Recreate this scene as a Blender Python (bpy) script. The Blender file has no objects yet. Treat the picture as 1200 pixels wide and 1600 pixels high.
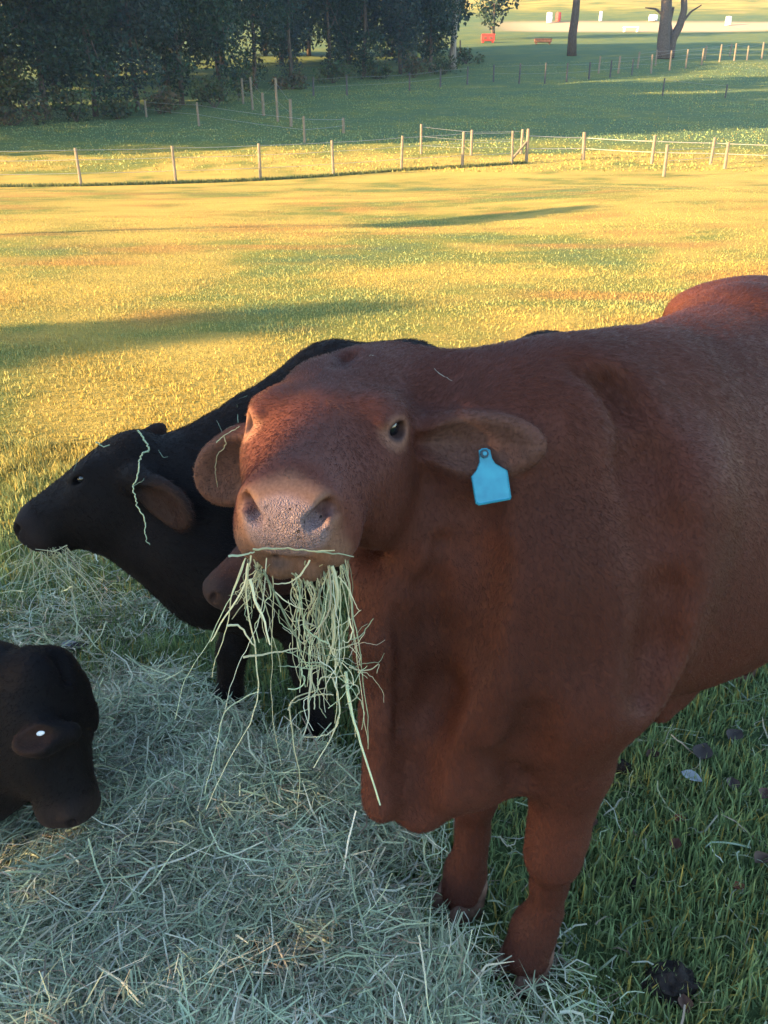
import bpy, math, os
import numpy as np
from mathutils import Vector, Matrix

rng = np.random.default_rng(7)
scene = bpy.context.scene
COL = scene.collection

# ------------------------------------------------------------------ camera
CAM_H = 1.65
PITCH = math.radians(24.5)
FPX = 1250.0
cam_data = bpy.data.cameras.new("camera")
cam_data.sensor_fit = 'VERTICAL'
cam_data.sensor_height = 32.0
cam_data.lens = FPX / 1600.0 * 32.0
cam_data.clip_start = 0.02
cam_data.clip_end = 3000.0
cam = bpy.data.objects.new("camera", cam_data)
COL.objects.link(cam)
cam.location = (0, 0, CAM_H)
cam.rotation_euler = (math.radians(90) - PITCH, 0, 0)
scene.camera = cam

# ------------------------------------------------------------------ sky, sun, exposure
SUN_EL = math.radians(14.5)
SUN_AZ = math.radians(20)                                # travel of the light, from +X towards +Y
SAX, SAY = math.cos(SUN_AZ), math.sin(SUN_AZ)
SUN_D = np.array([SAX * math.cos(SUN_EL), SAY * math.cos(SUN_EL), -math.sin(SUN_EL)])
world = bpy.data.worlds.new("World")
scene.world = world
world.use_nodes = True
wn = world.node_tree.nodes
wl = world.node_tree.links
sky = wn.new("ShaderNodeTexSky")
sky.sky_type = 'NISHITA'
sky.sun_disc = False
sky.sun_elevation = SUN_EL
sky.sun_rotation = math.radians(250)
sky.dust_density = 0.5
sky.ozone_density = 1.5
wn["Background"].inputs["Strength"].default_value = 0.12
wl.new(sky.outputs[0], wn["Background"].inputs["Color"])

sun_data = bpy.data.lights.new("sun", 'SUN')
sun_data.energy = 4.6
sun_data.angle = math.radians(0.55)
sun_data.color = (1.0, 0.68, 0.34)
sun = bpy.data.objects.new("sun", sun_data)
COL.objects.link(sun)
sun.rotation_euler = Vector(SUN_D).to_track_quat('-Z', 'Y').to_euler()

scene.view_settings.view_transform = 'Standard'
scene.view_settings.look = 'None'
scene.view_settings.gamma = 1.0
scene.view_settings.exposure = 2.65
scene.cycles.max_bounces = 6
scene.cycles.transparent_max_bounces = 8
scene.cycles.use_denoising = True

# ------------------------------------------------------------------ helpers
FWD = np.array([0, math.cos(PITCH), -math.sin(PITCH)])
UPV = np.array([0, math.sin(PITCH), math.cos(PITCH)])
RGT = np.array([1.0, 0, 0])
CAMP = np.array([0, 0, CAM_H])


def ray(x, y):
    return FWD + (x - 600) / FPX * RGT - (y - 800) / FPX * UPV


def P(x, y, D):
    return CAMP + D * ray(x, y)


def hash_noise(x, y, seed=0.0):
    """smooth 2-D value noise, vectorised"""
    xi = np.floor(x); yi = np.floor(y)
    fx = x - xi; fy = y - yi
    fx = fx * fx * (3 - 2 * fx); fy = fy * fy * (3 - 2 * fy)

    def h(a, b):
        s = np.sin(a * 127.1 + b * 311.7 + seed * 74.7) * 43758.5453
        return s - np.floor(s)
    return (h(xi, yi) * (1 - fx) + h(xi + 1, yi) * fx) * (1 - fy) + (h(xi, yi + 1) * (1 - fx) + h(xi + 1, yi + 1) * fx) * fy


_PY = np.array([-200, -5, 0, 30, 40, 46, 52, 62, 75, 95, 120, 150, 220, 300, 420, 700, 1200], float)
_PZ = np.array([-2, 0, 0, 0, 0.02, 0.42, 1.15, 2.2, 3.6, 6.6, 10.9, 15.6, 27.2, 44.0, 74.0, 150.0, 300.0])
_YF = np.arange(-200, 1200, 0.5)
_ZF = np.interp(_YF, _PY, _PZ)
_k = np.hanning(17); _k /= _k.sum()
_ZF2 = np.convolve(np.pad(_ZF, 8, mode='edge'), _k, mode='valid')


def ground_z(X, Y):
    X = np.asarray(X, float); Y = np.asarray(Y, float)
    z = np.interp(Y, _YF, _ZF2)
    w = np.clip((Y - 5) / 20, 0, 1)
    z = z + w * 0.35 * np.exp(-((X - 11) / 6.5) ** 2 - ((Y - 27) / 9) ** 2)
    z = z + w * 0.10 * (hash_noise(X / 7, Y / 7, 3) - 0.5)
    z = z + np.clip((Y - 55) / 60, 0, 1) * 1.2 * (hash_noise(X / 35, Y / 35, 5) - 0.5)
    return z


def ground_hit(x, y, dmin=0.5, dmax=900.0):
    d = ray(x, y)
    Ds = np.geomspace(dmin, dmax, 4000)
    pts = CAMP[None] + Ds[:, None] * d[None]
    g = pts[:, 2] - ground_z(pts[:, 0], pts[:, 1])
    i = np.argmax(g < 0)
    if g[i] >= 0:
        i = len(Ds) - 1
    p = pts[i].copy()
    p[2] = float(ground_z(p[0], p[1]))
    return p, Ds[i]


def mesh_obj(name, verts, faces, mat, parent=None, smooth=False, colors=None):
    """faces: (n,3) or (n,4) arrays or a list of lists"""
    me = bpy.data.meshes.new(name)
    verts = np.asarray(verts, np.float32)
    if isinstance(faces, np.ndarray):
        n, k = faces.shape
        me.vertices.add(len(verts))
        me.vertices.foreach_set("co", verts.ravel())
        me.loops.add(n * k)
        me.loops.foreach_set("vertex_index", faces.astype(np.int32).ravel())
        me.polygons.add(n)
        me.polygons.foreach_set("loop_start", np.arange(0, n * k, k, dtype=np.int32))
        me.update(calc_edges=True)
    else:
        me.from_pydata([tuple(map(float, v)) for v in verts], [], [tuple(int(i) for i in f) for f in faces])
        me.update()
    if colors is not None:
        ca = me.color_attributes.new("Col", 'FLOAT_COLOR', 'POINT')
        c = np.ones((len(verts), 4), np.float32)
        c[:, :colors.shape[1]] = colors
        ca.data.foreach_set("color", c.ravel())
    if smooth:
        me.polygons.foreach_set("use_smooth", np.ones(len(me.polygons), bool))
    if mat is not None:
        me.materials.append(mat)
    o = bpy.data.objects.new(name, me)
    COL.objects.link(o)
    if parent is not None:
        o.parent = parent
    return o


def tag(o, label=None, cat=None, group=None, kind=None):
    if label: o["label"] = label
    if cat: o["category"] = cat
    if group: o["group"] = group
    if kind: o["kind"] = kind
    return o


def empty(name, loc, label, cat, group=None):
    """things keep world-space meshes: the empty marks the base, the children carry the inverse"""
    o = bpy.data.objects.new(name, None)
    o.empty_display_size = 0.1
    COL.objects.link(o)
    o.location = loc
    tag(o, label, cat, group)
    return o


def adopt(child, parent):
    child.parent = parent
    child.matrix_parent_inverse = Matrix.Translation(-Vector(parent.location)) if parent.type == 'EMPTY' else Matrix.Identity(4)
    return child


def tube(pts, radii, sides=6, cap=True, phase=0.0):
    pts = np.asarray(pts, float); radii = np.broadcast_to(np.asarray(radii, float), (len(pts),))
    t = np.gradient(pts, axis=0)
    t /= np.linalg.norm(t, axis=1)[:, None] + 1e-9
    ref = np.array([0.13, 0.21, 0.97]) if abs(t[0][2]) < 0.9 else np.array([1.0, 0.1, 0])
    V = []
    n = np.cross(t[0], ref); n /= np.linalg.norm(n)
    for i in range(len(pts)):
        n = n - t[i] * np.dot(n, t[i]); n /= np.linalg.norm(n) + 1e-9
        b = np.cross(t[i], n)
        a = np.linspace(0, 2 * np.pi, sides, endpoint=False) + phase
        V.append(pts[i] + radii[i] * (np.cos(a)[:, None] * n + np.sin(a)[:, None] * b))
    V = np.concatenate(V)
    F = []
    for i in range(len(pts) - 1):
        for j in range(sides):
            k = (j + 1) % sides
            F.append([i * sides + j, i * sides + k, (i + 1) * sides + k, (i + 1) * sides + j])
    if cap:
        F.append(list(range(sides))[::-1])
        F.append([(len(pts) - 1) * sides + j for j in range(sides)])
    return V, F


def merge(parts):
    V = []; F = []; n = 0
    for v, f in parts:
        V.append(np.asarray(v)); F += [[i + n for i in q] for q in f]; n += len(v)
    return np.concatenate(V), F


def ribbons(paths, widths, normals=None):
    """paths (n,m,3), widths (n,) -> flat strips with a slight fold; returns verts, quads, strand index"""
    n, m, _ = paths.shape
    t = np.gradient(paths, axis=1)
    t /= np.linalg.norm(t, axis=2, keepdims=True) + 1e-9
    if normals is None:
        normals = rng.normal(size=(n, 1, 3))
    s = np.cross(t, normals)
    s /= np.linalg.norm(s, axis=2, keepdims=True) + 1e-9
    taper = np.ones(m); taper[0] = 0.8; taper[-1] = 0.25
    w = widths[:, None, None] * taper[None, :, None] * 0.5
    V = np.stack([paths - s * w, paths + s * w], axis=2).reshape(-1, 3)
    base = (np.arange(n) * m * 2)[:, None]
    i = np.arange(m - 1)[None] * 2
    q = np.stack([base + i, base + i + 1, base + i + 3, base + i + 2], axis=2).reshape(-1, 4)
    sid = np.repeat(np.arange(n), m * 2)
    return V, q, sid


# ------------------------------------------------------------------ materials
def mat_new(name):
    m = bpy.data.materials.new(name)
    m.use_nodes = True
    nt = m.node_tree
    return m, nt.nodes, nt.links, nt.nodes["Principled BSDF"]


def mat_attr(name, rough=0.7, spec=0.3, noise_scale=None, noise_amt=0.3, bump=0.0, translucent=0.0, sheen=0.0):
    m, N, L, b = mat_new(name)
    a = N.new("ShaderNodeVertexColor"); a.layer_name = "Col"
    col = a.outputs["Color"]
    if noise_scale:
        tc = N.new("ShaderNodeNewGeometry")
        nz = N.new("ShaderNodeTexNoise"); nz.inputs["Scale"].default_value = noise_scale; nz.inputs["Detail"].default_value = 5
        L.new(tc.outputs["Position"], nz.inputs["Vector"])
        mr = N.new("ShaderNodeMapRange")
        mr.inputs[1].default_value = 0.3; mr.inputs[2].default_value = 0.7
        mr.inputs[3].default_value = 1 - noise_amt; mr.inputs[4].default_value = 1 + noise_amt
        L.new(nz.outputs["Fac"], mr.inputs[0])
        mx = N.new("ShaderNodeVectorMath"); mx.operation = 'SCALE'
        L.new(col, mx.inputs[0]); L.new(mr.outputs[0], mx.inputs["Scale"])
        col = mx.outputs[0]
        if bump:
            bp = N.new("ShaderNodeBump"); bp.inputs["Strength"].default_value = bump; bp.inputs["Distance"].default_value = 0.02
            L.new(nz.outputs["Fac"], bp.inputs["Height"]); L.new(bp.outputs[0], b.inputs["Normal"])
    L.new(col, b.inputs["Base Color"])
    b.inputs["Roughness"].default_value = rough
    b.inputs["Specular IOR Level"].default_value = spec
    if sheen:
        b.inputs["Sheen Weight"].default_value = sheen
        b.inputs["Sheen Roughness"].default_value = 0.4
    if translucent:
        tr = N.new("ShaderNodeBsdfTranslucent"); L.new(col, tr.inputs["Color"])
        ms = N.new("ShaderNodeMixShader"); ms.inputs[0].default_value = translucent
        L.new(b.outputs[0], ms.inputs[1]); L.new(tr.outputs[0], ms.inputs[2])
        L.new(ms.outputs[0], N["Material Output"].inputs["Surface"])
    return m


def mat_plain(name, color, rough=0.7, spec=0.3, var=0.25, scale=20.0, bump=0.2, dist=0.01, stretch=None):
    m, N, L, b = mat_new(name)
    tc = N.new("ShaderNodeNewGeometry")
    nz = N.new("ShaderNodeTexNoise"); nz.inputs["Scale"].default_value = scale; nz.inputs["Detail"].default_value = 6
    if stretch:
        mp = N.new("ShaderNodeMapping"); mp.inputs["Scale"].default_value = stretch
        L.new(tc.outputs["Position"], mp.inputs["Vector"]); L.new(mp.outputs[0], nz.inputs["Vector"])
    else:
        L.new(tc.outputs["Position"], nz.inputs["Vector"])
    cr = N.new("ShaderNodeValToRGB")
    c = np.array(color)
    cr.color_ramp.elements[0].position = 0.3; cr.color_ramp.elements[1].position = 0.7
    cr.color_ramp.elements[0].color = (*(c * (1 - var)), 1); cr.color_ramp.elements[1].color = (*np.minimum(c * (1 + var), 1), 1)
    L.new(nz.outputs["Fac"], cr.inputs[0]); L.new(cr.outputs[0], b.inputs["Base Color"])
    bp = N.new("ShaderNodeBump"); bp.inputs["Strength"].default_value = bump; bp.inputs["Distance"].default_value = dist
    L.new(nz.outputs["Fac"], bp.inputs["Height"]); L.new(bp.outputs[0], b.inputs["Normal"])
    b.inputs["Roughness"].default_value = rough
    b.inputs["Specular IOR Level"].default_value = spec
    return m


# ------------------------------------------------------------------ ground
def dryness(X, Y):
    """0 lush green .. 1 straw coloured; a property of the pasture"""
    d = smooth_step(Y, 2.6, 5.0) * (1 - .85 * smooth_step(Y, 50, 62) * (1 - smooth_step(Y, 235, 290)))
    n = hash_noise(X / 1.7, Y / 1.7, 11) * .5 + hash_noise(X / .45, Y / .45, 12) * .3 + hash_noise(X / 5, Y / 5, 13) * .4
    return np.clip(d * .75 + (n - .62) * 1.15 * (0.3 + d), 0, 1)


def smooth_step(x, lo, hi):
    t = np.clip((np.asarray(x, float) - lo) / (hi - lo), 0, 1)
    return t * t * (3 - 2 * t)


def rustiness(X, Y):
    r = hash_noise(X / 2.6, Y / 1.1, 14) * .6 + hash_noise(X / .8, Y / .5, 15) * .4
    return smooth_step(r, .50, .80) * smooth_step(Y, 5, 9) * (1 - smooth_step(Y, 30, 45)) * .7


def grass_colour(dry, n, rusty=None):
    green = np.array([.195, .275, .115]); rust = np.array([.36, .19, .055]); straw = np.array([.42, .295, .068])
    c = green + (straw - green) * dry[:, None]
    if rusty is not None:
        c = c + (rust - c) * rusty[:, None]
    return c * (.7 + .6 * n)[:, None]


yr = np.concatenate([np.linspace(-120, -6, 20), np.linspace(-5, 6, 60), 6 + np.cumsum(np.linspace(.2, .7, 90)), ])
yr = np.concatenate([yr, np.linspace(yr[-1] + .8, 130, 90), np.linspace(132, 330, 80), np.linspace(336, 450, 16)])
ur = np.linspace(-1, 1, 161)
ur = np.sign(ur) * np.abs(ur) ** 1.35
GX = ur[None, :] * (14 + 1.25 * np.abs(yr))[:, None]
GY = np.repeat(yr[:, None], len(ur), 1)
GZ = ground_z(GX, GY)
V = np.stack([GX, GY, GZ], 2).reshape(-1, 3)
nr, nc = GX.shape
i = np.arange(nr - 1)[:, None] * nc + np.arange(nc - 1)[None]
Q = np.stack([i, i + 1, i + nc + 1, i + nc], 2).reshape(-1, 4)
dr = dryness(V[:, 0], V[:, 1])

m, N, L, b = mat_new("pasture")
a = N.new("ShaderNodeVertexColor"); a.layer_name = "Col"
sep = N.new("ShaderNodeSeparateColor"); L.new(a.outputs["Color"], sep.inputs[0])
g = N.new("ShaderNodeNewGeometry")
n1 = N.new("ShaderNodeTexNoise"); n1.inputs["Scale"].default_value = 1.3; n1.inputs["Detail"].default_value = 8; n1.inputs["Roughness"].default_value = .65
n2 = N.new("ShaderNodeTexNoise"); n2.inputs["Scale"].default_value = 14; n2.inputs["Detail"].default_value = 6; n2.inputs["Roughness"].default_value = .7
mp = N.new("ShaderNodeMapping"); mp.inputs["Scale"].default_value = (.35, 1.0, 1.0)
L.new(g.outputs["Position"], mp.inputs["Vector"])
L.new(mp.outputs[0], n1.inputs["Vector"]); L.new(g.outputs["Position"], n2.inputs["Vector"])
ad = N.new("ShaderNodeMath"); ad.operation = 'MULTIPLY_ADD'; ad.inputs[1].default_value = .9; L.new(n1.outputs["Fac"], ad.inputs[0]); L.new(sep.outputs[0], ad.inputs[2])
ad2 = N.new("ShaderNodeMath"); ad2.operation = 'MULTIPLY_ADD'; ad2.inputs[1].default_value = .5; L.new(n2.outputs["Fac"], ad2.inputs[0]); L.new(ad.outputs[0], ad2.inputs[2])
sb_ = N.new("ShaderNodeMath"); sb_.operation = 'SUBTRACT'; sb_.inputs[1].default_value = .7; L.new(ad2.outputs[0], sb_.inputs[0])
cr = N.new("ShaderNodeValToRGB")
cr.color_ramp.elements[0].position = 0.0; cr.color_ramp.elements[0].color = (.085, .125, .050, 1)
cr.color_ramp.elements[1].position = 1.0; cr.color_ramp.elements[1].color = (.41, .30, .07, 1)
e = cr.color_ramp.elements.new(.42); e.color = (.17, .175, .038, 1)
e = cr.color_ramp.elements.new(.68); e.color = (.31, .235, .055, 1)
L.new(sb_.outputs[0], cr.inputs[0])
# bare track and far yard (green channel marks pale earth)
mx = N.new("ShaderNodeMix"); mx.data_type = 'RGBA'
L.new(sep.outputs[1], mx.inputs["Factor"]); L.new(cr.outputs[0], mx.inputs[6]); mx.inputs[7].default_value = (.50, .33, .19, 1)
mx2 = N.new("ShaderNodeMix"); mx2.data_type = 'RGBA'
L.new(sep.outputs[2], mx2.inputs["Factor"]); L.new(mx.outputs[2], mx2.inputs[6]); mx2.inputs[7].default_value = (.34, .18, .05, 1)
L.new(mx2.outputs[2], b.inputs["Base Color"])
b.inputs["Roughness"].default_value = .95; b.inputs["Specular IOR Level"].default_value = .1
bp = N.new("ShaderNodeBump"); bp.inputs["Strength"].default_value = .9; bp.inputs["Distance"].default_value = .08
L.new(n2.outputs["Fac"], bp.inputs["Height"]); L.new(bp.outputs[0], b.inputs["Normal"])
MAT_GROUND = m
earth = smooth_step(V[:, 1], 205, 214) * (1 - smooth_step(V[:, 1], 228, 236)) * smooth_step(V[:, 0], 20, 40)
cc = np.stack([dr, earth, rustiness(V[:, 0], V[:, 1])], 1)
tag(mesh_obj("ground", V, Q, MAT_GROUND, smooth=True, colors=cc), kind="structure")

# ------------------------------------------------------------------ trees
MAT_BARK = mat_plain("bark", (.10, .075, .055), .9, .1, .45, 3.0, .6, .05, (4, 4, .7))
MAT_BARK_PALE = mat_plain("pale_bark", (.26, .22, .18), .9, .1, .4, 2.0, .5, .05, (4, 4, .6))
MAT_LEAF = mat_attr("leaves", .6, .25, translucent=.25)


def leaf_cloud(blobs, n, size, tint, gaps=(), shell=.35, colvar=.5):
    """blobs: (centre, radii); quads scattered through their volume, denser to the rim"""
    vol = np.array([np.prod(r) for _, r in blobs]) ** .8
    which = rng.choice(len(blobs), n, p=vol / vol.sum())
    C = np.array([c for c, _ in blobs])[which]; Rr = np.array([r for _, r in blobs])[which]
    d = rng.normal(size=(n, 3)); d /= np.linalg.norm(d, axis=1, keepdims=True)
    rad = rng.random(n) ** shell
    ctr = C + d * Rr * rad[:, None] + rng.normal(size=(n, 3)) * .12 * size
    for p0, rr in gaps:
        w = ctr - p0
        s = w @ SUN_D
        dist = np.linalg.norm(w - s[:, None] * SUN_D, axis=1)
        keep = dist > rr + size * .45
        ctr = ctr[keep]; which = which[keep]
    n = len(ctr)
    t = rng.normal(size=(n, 3)); t /= np.linalg.norm(t, axis=1, keepdims=True)
    q = np.cross(t, rng.normal(size=(n, 3))); q /= np.linalg.norm(q, axis=1, keepdims=True)
    sz = size * (.5 + rng.random(n))[:, None]
    V = np.stack([ctr - t * sz * .6, ctr + q * sz * .30, ctr + t * sz * .6, ctr - q * sz * .30], 1).reshape(-1, 3)
    Q = np.arange(n * 4).reshape(-1, 4)
    bt = 0.75 + .5 * rng.random(len(blobs))
    c = np.array(tint)[None] * (bt[which] * (1 - colvar / 2 + colvar * rng.random(n)))[:, None]
    c[:, 0] *= 1 + .35 * rng.normal(size=n).clip(-1, 1)
    return V, Q, np.repeat(c, 4, 0)


def tree(name, label, base, h, blobs, nleaf, lsize, tint, trunk_r, bark, group=None, lean=(0, 0), gaps=(), limbs=5, cat="tree", trunk_top=None):
    base = np.asarray(base, float)
    e = empty(name, base, label, cat, group)
    tt = h * .75 if trunk_top is None else trunk_top
    zs = np.linspace(-.2, tt, 9)
    pts = np.stack([base[0] + lean[0] * zs / h + .03 * h * .15 * np.sin(zs * .7 + base[0]), base[1] + lean[1] * zs / h + .0 * zs, base[2] + zs], 1)
    parts = [tube(pts, trunk_r * (1.25 - .95 * np.linspace(0, 1, 9) ** .8), 8)]
    for k in range(limbs):
        s = pts[3 + (k * 2) % 5] + 0
        if blobs:
            c, r = blobs[k % len(blobs)]
            tgt = np.asarray(c) + rng.normal(size=3) * np.asarray(r) * .3
        else:
            tgt = s + np.array([rng.normal() * h * .15, rng.normal() * h * .15, h * .25])
        mid = (s + tgt) / 2 + np.array([0, 0, -.05 * h])
        tl = np.linspace(0, 1, 6)[:, None]
        lp = s * (1 - tl) ** 2 + 2 * mid * tl * (1 - tl) + tgt * tl ** 2
        parts.append(tube(lp, trunk_r * np.linspace(.42, .10, 6), 5))
    v, f = merge(parts)
    adopt(mesh_obj("trunk", v, f, bark, smooth=True), e)
    if nleaf:
        v, q, c = leaf_cloud(blobs, nleaf, lsize, tint, gaps)
        adopt(mesh_obj("crown", v, q, MAT_LEAF, colors=c), e)
    return e


def round_blobs(base, h, r, n=9, low=.25, flat=.8):
    base = np.asarray(base, float)
    out = []
    for k in range(n):
        a = rng.random() * 2 * np.pi; z = low + (1 - low) * (k + .5) / n
        w = r * (.35 + .65 * math.sin(math.pi * min(max((z - low * .6) / (1.12 - low * .6), 0), 1)))
        rr = w * .45 * rng.random()
        br = w * (.48 + .25 * rng.random())
        out.append((base + np.array([math.cos(a) * (w - br) * 1.15 + rr * .2, math.sin(a) * (w - br) * 1.15, z * h]), np.array([br, br, br * flat])))
    return out


# wood along the left of the far paddock: bases read off the photograph
DARKG = (.030, .052, .026); OLIVE = (.055, .070, .026); BLUEG = (.038, .058, .040)
wood = [(8, 188, 13, 4.4, OLIVE), (75, 186, 15, 4.6, DARKG), (150, 182, 17, 5.0, DARKG), (215, 172, 18, 5.2, BLUEG), (285, 164, 17, 5.0, DARKG),
        (345, 158, 19, 5.4, DARKG), (400, 138, 20, 5.6, DARKG), (455, 130, 20, 5.4, BLUEG), (515, 124, 19, 5.4, DARKG), (570, 120, 19, 5.0, DARKG),
        (625, 116, 18, 5.0, BLUEG), (672, 112, 17, 4.6, DARKG)]
side = ["leftmost", "second", "third", "fourth", "fifth", "sixth", "seventh", "eighth", "ninth", "tenth", "eleventh", "twelfth"]
for k, (px, py, h, r, tint) in enumerate(wood):
    p, D = ground_hit(px, py)
    lab = ("%s dense dark tree of the wood, counted from the left edge" % side[k]) if k else "olive leafy tree at the left edge of the wood, its top catching the sun"
    bl = round_blobs(p, h, r, 12, .06, .85)
    tree("woodland_tree", lab, p, h, bl, 12000, .29, tint, .22, MAT_BARK, "trees of the dark wood", limbs=6)
# second rank fills the wood's depth
for k, px in enumerate((40, 130, 230, 330, 430, 540, 630)):
    p, D = ground_hit(px, 150 if px < 300 else 112)
    p = p + np.array([0, 9.0, 0]); p[2] = ground_z(p[0], p[1])
    tree("woodland_tree", "tall tree in the second rank of the wood, %s from the left" % ("first second third fourth fifth sixth seventh".split()[k]), p, 22, round_blobs(p, 22, 6.4, 12, .03, .9), 6000, .52, DARKG, .3, MAT_BARK, "trees of the dark wood", limbs=4)
for k, px in enumerate((60, 180, 300, 395, 470, 545, 615, 675)):
    p, D = ground_hit(px, 135 if px < 250 else 100)
    p = p + np.array([0, 14.0, 0]); p[2] = ground_z(p[0], p[1])
    tree("woodland_tree", "dim tree deep at the back of the wood, %s from the left" % ("first second third fourth fifth sixth seventh eighth".split()[k]), p, 25, round_blobs(p, 25, 8.5, 14, .0, .9), 5000, .75, DARKG, .3, MAT_BARK, "trees of the dark wood", limbs=3)
# understorey shrubs at the wood's edge
shr = [(20, 196, 2.2), (120, 190, 2.4), (185, 186, 1.8), (250, 178, 2.2), (335, 168, 2.4), (372, 150, 2.6), (455, 140, 2.0), (520, 130, 2.2), (590, 124, 2.4), (645, 122, 2.6), (690, 116, 2.4), (730, 100, 2.0)]
for k, (px, py, h) in enumerate(shr):
    p, D = ground_hit(px, py)
    tint = (.060, .075, .028) if k % 3 else (.085, .075, .035)
    e = empty("shrub", p, "low shrub at the foot of the wood, %s from the left" % ("first second third fourth fifth sixth seventh eighth ninth tenth eleventh twelfth".split()[k]), "shrub", "shrubs along the wood's edge")
    bl = [(p + np.array([rng.normal() * .9, rng.normal() * .5, h * (.3 + .4 * rng.random())]), np.array([1.3, 1.0, h * .45]) * (.7 + .5 * rng.random())) for _ in range(5)]
    v, q, c = leaf_cloud(bl, 500, .32, tint)
    adopt(mesh_obj("foliage", v, q, MAT_LEAF, colors=c), e)
    st = merge([tube([p + [0, 0, -.1], b_[0]], [.05, .02], 5) for b_ in bl])
    adopt(mesh_obj("stem", st[0], st[1], MAT_BARK), e)

# pale trunked tree at the right end of the wood
p, D = ground_hit(708, 108)
tree("pale_trunk_tree", "tree with a pale trunk at the right end of the wood", p, 19, round_blobs(p + [0, 0, 4], 15, 4.2, 10, .2), 2600, .5, (.05, .065, .035), .42, MAT_BARK_PALE, limbs=7)
p, D = ground_hit(770, 62)
tree("far_tree", "dark rounded tree beyond the red crate", p, 20, round_blobs(p, 20, 6.5, 12, .1), 2600, .7, DARKG, .35, MAT_BARK)
# slim straight trunk and forked tree, crowns above the frame
p, D = ground_hit(893, 87)
tree("slim_dark_tree", "straight dark slender tree trunk standing alone in the far paddock", p, 26, round_blobs(p + [0, 0, 16], 11, 4.4, 8, .1), 1600, .5, (.045, .06, .03), .62, MAT_BARK, limbs=4, trunk_top=22)
p, D = ground_hit(1036, 92)
e = empty("forked_tree", p, "thick forked bare-limbed tree by the far fence at upper right", "tree")


def px_path(pts, D0):
    return np.array([P(x, y, D0) for x, y in pts])


def limb(pts, r, D0):
    q = px_path(pts, D0)
    t = np.linspace(0, 1, len(q)); tn = np.linspace(0, 1, len(q) * 4)
    return tube(np.stack([np.interp(tn, t, q[:, i]) for i in range(3)], 1), np.interp(tn, t, np.linspace(r[0], r[1], len(q))), 7)


v, f = merge([limb([(1036, 94), (1037, 60), (1041, 20), (1042, -30), (1040, -120), (1048, -200)], (1.05, .45), D),
              limb([(1045, 90), (1050, 62), (1062, 40), (1069, 15), (1068, -30), (1080, -120)], (.75, .3), D + .8),
              limb([(1050, 62), (1046, 35), (1052, 12)], (.35, .2), D + .6),
              limb([(1062, 40), (1080, 18), (1096, 8)], (.22, .08), D + .8),
              limb([(1040, 28), (1025, 14), (1008, 12)], (.22, .08), D),
              limb([(1041, -60), (1000, -110), (970, -150)], (.4, .15), D), limb([(1042, -80), (1090, -140), (1120, -190)], (.4, .15), D)])
adopt(mesh_obj("trunk", v, f, MAT_BARK, smooth=True), e)
bl = [(P(x, y, D + dz), np.array([r, r, r * .7])) for x, y, dz, r in ((975, -160, 0, 4.5), (1045, -215, 2, 5), (1115, -190, -2, 4.5), (1080, -130, 3, 3.4))]
v, q, c = leaf_cloud(bl, 1500, .5, (.045, .06, .03))
adopt(mesh_obj("crown", v, q, MAT_LEAF, colors=c), e)

# ---- trees outside the picture on the sun's side; they cast the shade seen in it


def sp_pos(s, pp):
    return np.array([s * SAX - pp * SAY, s * SAY + pp * SAX, 0.])


TAN = math.tan(SUN_EL)
# two lighter trees whose shadows streak the sunny field
b1 = sp_pos(-28, 8.0)
bl = [(sp_pos(-28 + d, 8.0 + q) + [0, 0, z], np.array([r, r, r * .8])) for d, q, z, r in ((0, -1.1, 5.9, .8), (.3, -.4, 6.5, .9), (0, .2, 7.2, .8), (-.2, .8, 7.8, .5), (.2, -.3, 5.6, .6))]
tree("shade_tree", "small leafy tree outside the picture at left, level with the camera", b1, 8.5, bl, 1800, .22, (.05, .075, .03), .16, MAT_BARK, limbs=5, trunk_top=6)
b2 = sp_pos(-19, 19.3)
bl = [(sp_pos(-19 + d, 19.3 + q) + [0, 0, z], np.array([r, r, r * .7])) for d, q, z, r in ((0, -.7, 6.9, .5), (.4, -.1, 7.3, .65), (0, .5, 7.8, .55), (.5, .9, 8.2, .4))]
tree("shade_tree", "tall slender tree outside the picture at left, ahead of the camera", b2, 11.5, bl, 1500, .3, (.05, .075, .03), .16, MAT_BARK, limbs=5, trunk_top=9)
# the wood goes on beyond the left edge of the picture
k = 0
ORD = ['%s%s' % (b_, a) for b_ in ('', 'twenty-', 'forty-') for a in 'first second third fourth fifth sixth seventh eighth ninth tenth eleventh twelfth thirteenth fourteenth fifteenth sixteenth seventeenth eighteenth nineteenth twentieth'.split()]
for s in (-44, -30, -16, -2):
    for pp in (62.0, 70, 78, 88, 99, 111):
        q0 = sp_pos(s + rng.normal() * 1.5, pp + rng.normal() * 1.0)
        if q0[0] > -0.50 * q0[1] - 5:
            continue
        q0[2] = ground_z(q0[0], q0[1])
        tree("woodland_tree", "%s tall woodland tree outside the left edge of the picture" % ORD[k], q0, 34, round_blobs(q0, 34, 6.4, 13, .03, .9), 2000, 1.15, DARKG, .3, MAT_BARK, "trees outside the left edge", limbs=4)
        k += 1

# ------------------------------------------------------------------ fences
MAT_POST = mat_plain("weathered_wood", (.21, .165, .115), .9, .15, .35, 8.0, .5, .02, (6, 6, .8))
MAT_POST_DARK = mat_plain("dark_steel_post", (.07, .065, .06), .7, .3, .3, 8.0, .2, .01)
MAT_WIRE = mat_plain("galvanised_wire", (.30, .29, .28), .5, .5, .2, 20, .1, .002)
MAT_RAIL = mat_plain("pale_rail", (.36, .33, .28), .8, .2, .2, 6.0, .3, .01, (1, 1, 6))


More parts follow.
